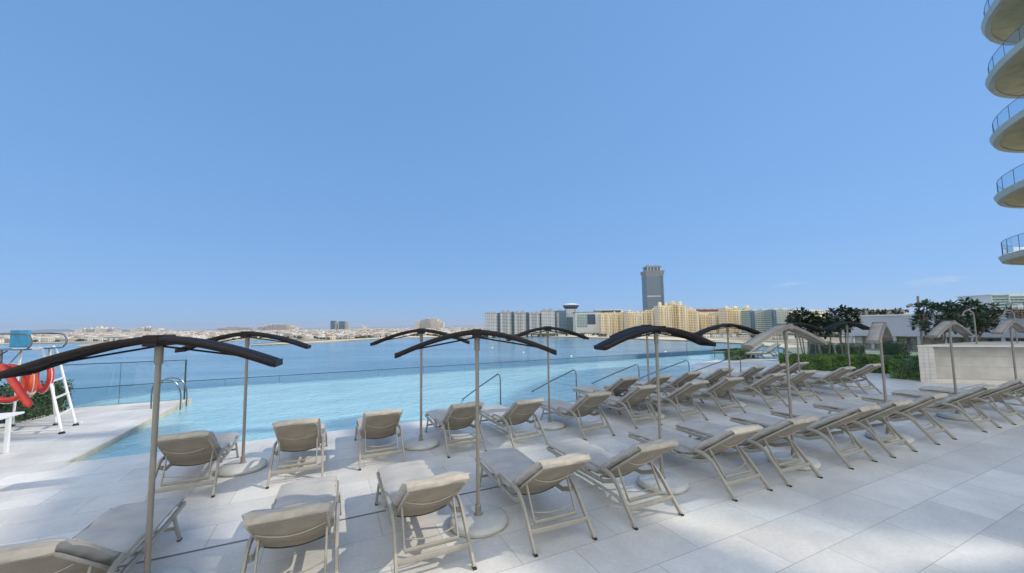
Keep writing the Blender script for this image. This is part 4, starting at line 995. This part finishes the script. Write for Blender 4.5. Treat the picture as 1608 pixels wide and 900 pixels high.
for a in (1014, 1019, 1025, 1031, 1036): part_box(t, cx, 'column', a, a+1, 420, Yt, 2, M['ivory'], dy=2, pyb=425.5)
part_box(t, cx, 'plant_room', 1015, 1019, 414.5, Yt, 12, M['concrete'], dy=12, pyb=417.5); part_box(t, cx, 'plant_room', 1030, 1037.5, 415.6, Yt, 16, M['concrete'], dy=10, pyb=417.5)
t.location.x += 13; t.scale.x = .90
# right skyline behind the white wall
sk = [(1249, 1262, 487, 640, 'yellow2', 'cream apartment block behind the dark trees, left one'), (1268, 1304, 488.5, 620, 'yellow2', 'yellow and white apartment block showing above the dark trees'),
      (1340, 1372, 486.5, 560, 'apt_white', 'white flat roofed block above the left of the white wall'), (1374, 1407, 487, 540, 'yellow2', 'cream flat roofed block above the white wall'),
      (1408, 1428, 487.5, 520, 'villa_cream', 'pinkish block with a dark roof above the white wall'), (1545, 1558, 477, 420, 'yellow2', 'small yellow block left of the striped white building')]
for a, b, y, Y, m, lb in sk:
    t, cx = building('apartment_block', lb, a, b, Y); part_box(t, cx, 'wall', a, b, y, Y, 22, M[m]); part_box(t, cx, 'cornice', a-.3, b+.3, y-1, Y, 23, M['white'] if m != 'villa_cream' else M['navy'], dy=-.5, pyb=y)
    part_box(t, cx, 'roof_room', a+(b-a)*.2, a+(b-a)*.45, y-2.6, Y, 9, M['ivory'], dy=4, pyb=y-1); part_box(t, cx, 'roof_room', a+(b-a)*.6, a+(b-a)*.75, y-2.0, Y, 9, M['dome'], dy=4, pyb=y-1)
Y = 210; t, cx = building('striped_office_building', 'white office building with green glass stripes at the right edge', 1560, 1640, Y)
part_box(t, cx, 'wall', 1561, 1585, 463, Y, 16, M['ivory']); part_box(t, cx, 'drum', 1585.5, 1660, 461, Y, 18, M['ivory'], dy=-1)
for k in range(6):
    yy_ = 465+k*4.2; part_box(t, cx, 'window_band', 1562.5, 1584, yy_, Y, .4, M['teal_glass'], dy=-.42, pyb=yy_+2.3); part_box(t, cx, 'window_band', 1587, 1658, yy_, Y, .4, M['teal_glass'], dy=-1.42, pyb=yy_+2.3)
part_box(t, cx, 'roof', 1559.5, 1586, 462, Y, 18, M['white'], dy=-1, pyb=463)

# far hotels on the left
def hotel(label, masses, Y, m, tur=(), pk=None):
    a = min(q[0] for q in masses); b = max(q[1] for q in masses); t, cx = building('far_hotel', label, a, b, Y)
    for j, (x0, x1, y) in enumerate(masses):
        part_box(t, cx, 'wing', x0, x1, y, Y, 60, m[j % len(m)], dy=(j % 2)*15)
    for x, y, r_, yb in tur: turret(t, cx, x, y, Y, r_, yb, dy=20)
hz1, hz2, hz3 = M['villa_grey'], M['villa_cream'], M['apt']
hotel('pale stepped hotel far off at the left, behind the lifeguard chair', [(118, 128, 518), (128, 136, 516.5), (136, 146, 517), (146, 158, 514.8), (158, 166, 516), (166, 178, 516), (178, 192, 518.5)], 3900, [M['villa_white'], hz2, hz1],
      [(131, 515, 1.2, 518), (141, 514.6, 1.2, 518), (150, 513.2, 1.2, 517), (157, 512.4, 1.8, 517), (166, 513.3, 1.2, 518), (175, 514.3, 1.2, 518)])
hotel('second pale hotel far off, right of the stepped one', [(192, 202, 517.8), (202, 214, 516), (214, 226, 515), (226, 238, 514.6), (238, 250, 515.8), (250, 263, 517.8)], 3900, [hz1, M['villa_white'], hz2], [(229, 512.5, 1.0, 516), (233, 511.8, 1.2, 516), (222, 514, 1.2, 516)])
hotel('low grey hotel far off, left of the second umbrella', [(342, 354, 515.4), (354, 374, 513.6), (374, 392, 514.4), (392, 396, 516)], 3700, [hz1, hz3], ())
hotel('stepped grey hotel with a pink wing far off, right of the second umbrella', [(404, 414, 513.8), (414, 420, 512), (420, 426, 510.5), (426, 434, 509.5), (434, 448, 509.8), (448, 456, 511.2), (456, 464, 513)], 3300, [hz1, hz3, hz1, hz3, hz1, hz2, hz2], [(417, 510, .8, 513), (424, 508.5, .8, 512), (431, 508, .9, 512), (442, 508.2, .8, 512)])
for (a, b, y, lb) in ((519, 528, 503.8, 'left of two dark towers standing close together on the horizon'), (532, 546, 504.6, 'right, stepped one of two dark towers on the horizon')):
    t, cx = building('dark_tower', lb, a, b, 2700, 'tower'); part_box(t, cx, 'wall', a, (a+b)/2+1.5, y, 2700, 30, M['apt_glass']); part_box(t, cx, 'wing', (a+b)/2+1.6, b, y+(1.6 if a > 530 else .5), 2700, 30, M['apt'], dy=6)
hotel('pink and grey hotel block with a stepped top, left of the grey apartment row', [(652, 659, 504.5), (659, 668, 501.8), (668, 674, 500.8), (674, 686, 500), (686, 691, 504), (691, 695, 506)], 2500, [hz2, hz3, hz1, M['villa_cream'], hz2], [(657, 502, .8, 505), (672, 499.5, .8, 502), (682, 499.3, 1, 502)])
hotel('small orange building among the far villas', [(565, 570, 512.5)], 2300, [hz2], [(567.5, 511, 1, 513)])
# waterfront building behind the nearest umbrella
t, cx = building('waterfront_building', 'grey and white waterfront building behind the nearest umbrella', 164, 246, 900)
part_box(t, cx, 'wall', 164, 246, 529, 900, 26, M['villa_grey']); part_box(t, cx, 'roof', 163, 247, 528, 900, 28, M['roof_pale'], dy=-1, pyb=529)
for k in range(9): part_box(t, cx, 'balcony', 166+k*9, 171+k*9, 531, 900, 2, M['ivory'], dy=-2, pyb=541)

# ------------------------------------------------------------------ villas on the island
def villa_mesh(kind, seed):
    rr = random.Random(seed); g = B(); W, D_, H_ = rr.uniform(7, 11), rr.uniform(6, 9), rr.uniform(6.5, 9.5)
    box(g, -W, W, -D_, D_, 0, H_); box(g, -W*.5, W*.4, -D_-3, -D_+.01, 0, H_*.6); box(g, W*.2, W*.7, -D_*.5, D_*.5, H_, H_+2.8)
    # hipped roof
    def hip(x0, x1, y0, y1, z, h):
        a = [g.verts.new(q) for q in ((x0, y0, z), (x1, y0, z), (x1, y1, z), (x0, y1, z))]; m_ = min(x1-x0, y1-y0)*.45
        r1 = g.verts.new((x0+m_, (y0+y1)/2, z+h)); r2 = g.verts.new((x1-m_, (y0+y1)/2, z+h))
        for f in ((a[0], a[1], r2, r1), (a[1], a[2], r2), (a[2], a[3], r1, r2), (a[3], a[0], r1)): g.faces.new(f).material_index = 1
        g.faces.new(a[::-1])
    if kind != 'flat': hip(-W-.6, W*.19, -D_-.6, D_+.6, H_+.02, 2.4)
    return g
vm = []
for i, (k, m1, m2) in enumerate((('hip', 'villa_white', 'roof_tile'), ('flat', 'villa_white', 'roof_pale'), ('hip', 'villa_cream', 'roof_tile'), ('hip', 'villa_cream', 'roof_pale'), ('flat', 'villa_grey', 'roof_pale'), ('hip', 'villa_white', 'roof_pale'))):
    me = bpy.data.meshes.new('villa'); g = villa_mesh(k, i+3); g.to_mesh(me); g.free(); me.materials.append(M[m1]); me.materials.append(M[m2]); vm.append(me)
shore_px = [(0, 541), (45, 539), (161, 537), (240, 540), (300, 539), (340, 537), (423, 531.5), (480, 533), (530, 536), (580, 532.5), (640, 530), (700, 529), (760, 527.5)]
def shore_Y(px):
    for (a, ya), (b, yb) in zip(shore_px, shore_px[1:]):
        if a <= px <= b: return P(px, ya+(yb-ya)*(px-a)/(b-a), SEA).y
    return 1e9
rr = random.Random(42); cand = []
Y = 700
while Y < 4200:
    X = -1.36*Y
    while X < -.06*Y:
        px = 804+600*X/Y*1.0
        x = X+rr.uniform(-8, 8); y = Y+rr.uniform(-9, 9)
        if 0 <= px <= 760 and y > shore_Y(px)+38:
            if rr.random() < .80 or y < 1200: cand.append((x, y))
        X += rr.uniform(19, 32)
    Y += rr.choice((30, 34, 46))
cand.sort(key=lambda c: math.hypot(*c))
VL = {0: 'white villa with a clay tiled roof among the far villas', 1: 'white flat roofed villa among the far villas', 2: 'cream villa with a clay tiled roof among the far villas', 3: 'cream villa with a pale roof among the far villas', 4: 'grey flat roofed villa among the far villas', 5: 'white villa with a pale hipped roof among the far villas'}
for x, y in cand[:298]:
    k = rr.randrange(6); o = bpy.data.objects.new('villa', vm[k]); C.objects.link(o); o.location = (x, y, LZ); o.rotation_euler = (0, 0, rr.choice((0, .3, -.3, 1.5, .9))+rr.uniform(-.1, .1)); o.scale = (rr.uniform(.8, 1.1), rr.uniform(.8, 1.1), rr.uniform(.75, 1.15))
    tag(o, VL[k], 'villa', 'villas crowding the far island, kind %s' % VL[k].split(' among')[0])
g = B()
mats = [M['villa_white'], M['villa_cream'], M['villa_grey'], M['roof_tile'], M['roof_pale']]
for x, y in cand[298:]:
    wx, wy, h = rr.uniform(6, 11), rr.uniform(5, 9), rr.uniform(5.5, 11); mi = rr.choice((0, 0, 1, 1, 2)); box(g, x-wx, x+wx, y-wy, y+wy, LZ, LZ+h, mi); box(g, x-wx*.9, x+wx*.6, y-wy*.9, y+wy*.9, LZ+h, LZ+h+rr.uniform(.8, 2.2), rr.choice((3, 4, 4)))
tag(obj('distant_villas', g, mats), 'mass of small pale villas beyond the nearest rows on the far island', 'villas', kind='stuff')
g = B()
ico = bmesh.new(); bmesh.ops.create_icosphere(ico, subdivisions=1, radius=1); iv = [v.co.copy() for v in ico.verts]; fi = [[v.index for v in f.verts] for f in ico.faces]; ico.free()
def clump(g, x, y, z, r_, rr):
    o = [g.verts.new((x+c.x*r_*rr.uniform(.7, 1.3), y+c.y*r_*rr.uniform(.7, 1.3), z+c.z*r_*.75*rr.uniform(.7, 1.3))) for c in iv]
    for f in fi: g.faces.new([o[i] for i in f])
for i in range(3800):
    x, y = rr.choice(cand) if rr.random() > .35 else cand[rr.randrange(min(900, len(cand)))]
    clump(g, x+rr.uniform(-17, 17), y-rr.uniform(8, 17), LZ+rr.uniform(2, 4), rr.uniform(2.5, 5.5), rr)
for i in range(1300):     # in front of the apartment rows
    px = rr.uniform(745, 1330); b = PD(px, 505, 1).x; Y0 = 880 if px < 940 else (800 if px < 1100 else 720 if px < 1180 else 640); Y = Y0-rr.uniform(6, 45)
    clump(g, b*Y, Y, LZ+rr.uniform(1.5, 4), rr.uniform(2, 4.2), rr)
tag(obj('distant_trees', g, M['tree_far']), 'dark green palms and garden trees between the far villas and along the far beach', 'trees', kind='stuff')
# beach huts along the far sand
rr = random.Random(9)
for i in range(46):
    px = 770+i*10.3+rr.uniform(-3, 3); Yh = (845 if px < 940 else 765 if px < 1100 else 660 if px < 1180 else 560)-rr.uniform(0, 22); x = PD(px, 505, Yh).x
    g = B(); W = rr.uniform(3, 8); box(g, -W, W, -3, 3, 0, rr.uniform(3, 5.5)); box(g, -W-.6, W+.6, -3.6, 3.6, 5.6, 6.0, 1)
    for sx in (-1, 1): box(g, sx*W-.2, sx*W+.2, -3.4, -3.1, 0, 5.6)
    o = obj('beach_hut', g, [rr.choice((M['ivory'], M['villa_cream'], M['villa_white'])), rr.choice((M['roof_pale'], M['roof_tile']))], loc=(x, Yh, LZ+.4)); tag(o, 'small low beach hut in the line along the far sand', 'beach hut', 'low huts along the far beach')
# buoys on the sea
for i, (px, py) in enumerate(((773, 546.7), (822, 554), (933, 549), (897, 560), (1045, 553))):
    p = P(px, py, SEA); g = B(); lathe(g, [(.15, -.4), (.8, -.1), (.95, .3), (.7, .8), (.15, 1.1)], 12)
    tag(obj('sea_buoy', g, M['white'], loc=p, smooth=True), ['white buoy on the sea left of the apartment block reflections', 'white buoy on the sea behind the tall near umbrella\'s right wing', 'white buoy on the sea left of the dark umbrella right of centre', 'white buoy closest to the glass fence left of the second handrail', 'white buoy on the sea between the two close poles and the brown umbrella'][i], 'buoy', 'white buoys on the sea')

# ------------------------------------------------------------------ sea air
bm = B(); box(bm, -46500, 46500, -46500, 46500, SEA-2, 330)
hm = bpy.data.materials.new('sea_haze'); hm.use_nodes = True; n = hm.node_tree; n.nodes.clear()
o__ = n.nodes.new('ShaderNodeOutputMaterial'); pv = n.nodes.new('ShaderNodeVolumePrincipled'); pv.inputs['Color'].default_value = (.80, .88, 1, 1); pv.inputs['Density'].default_value = .00003; pv.inputs['Anisotropy'].default_value = .2
n.links.new(pv.outputs[0], o__.inputs['Volume'])
tag(obj('haze', bm, hm), kind='stuff')
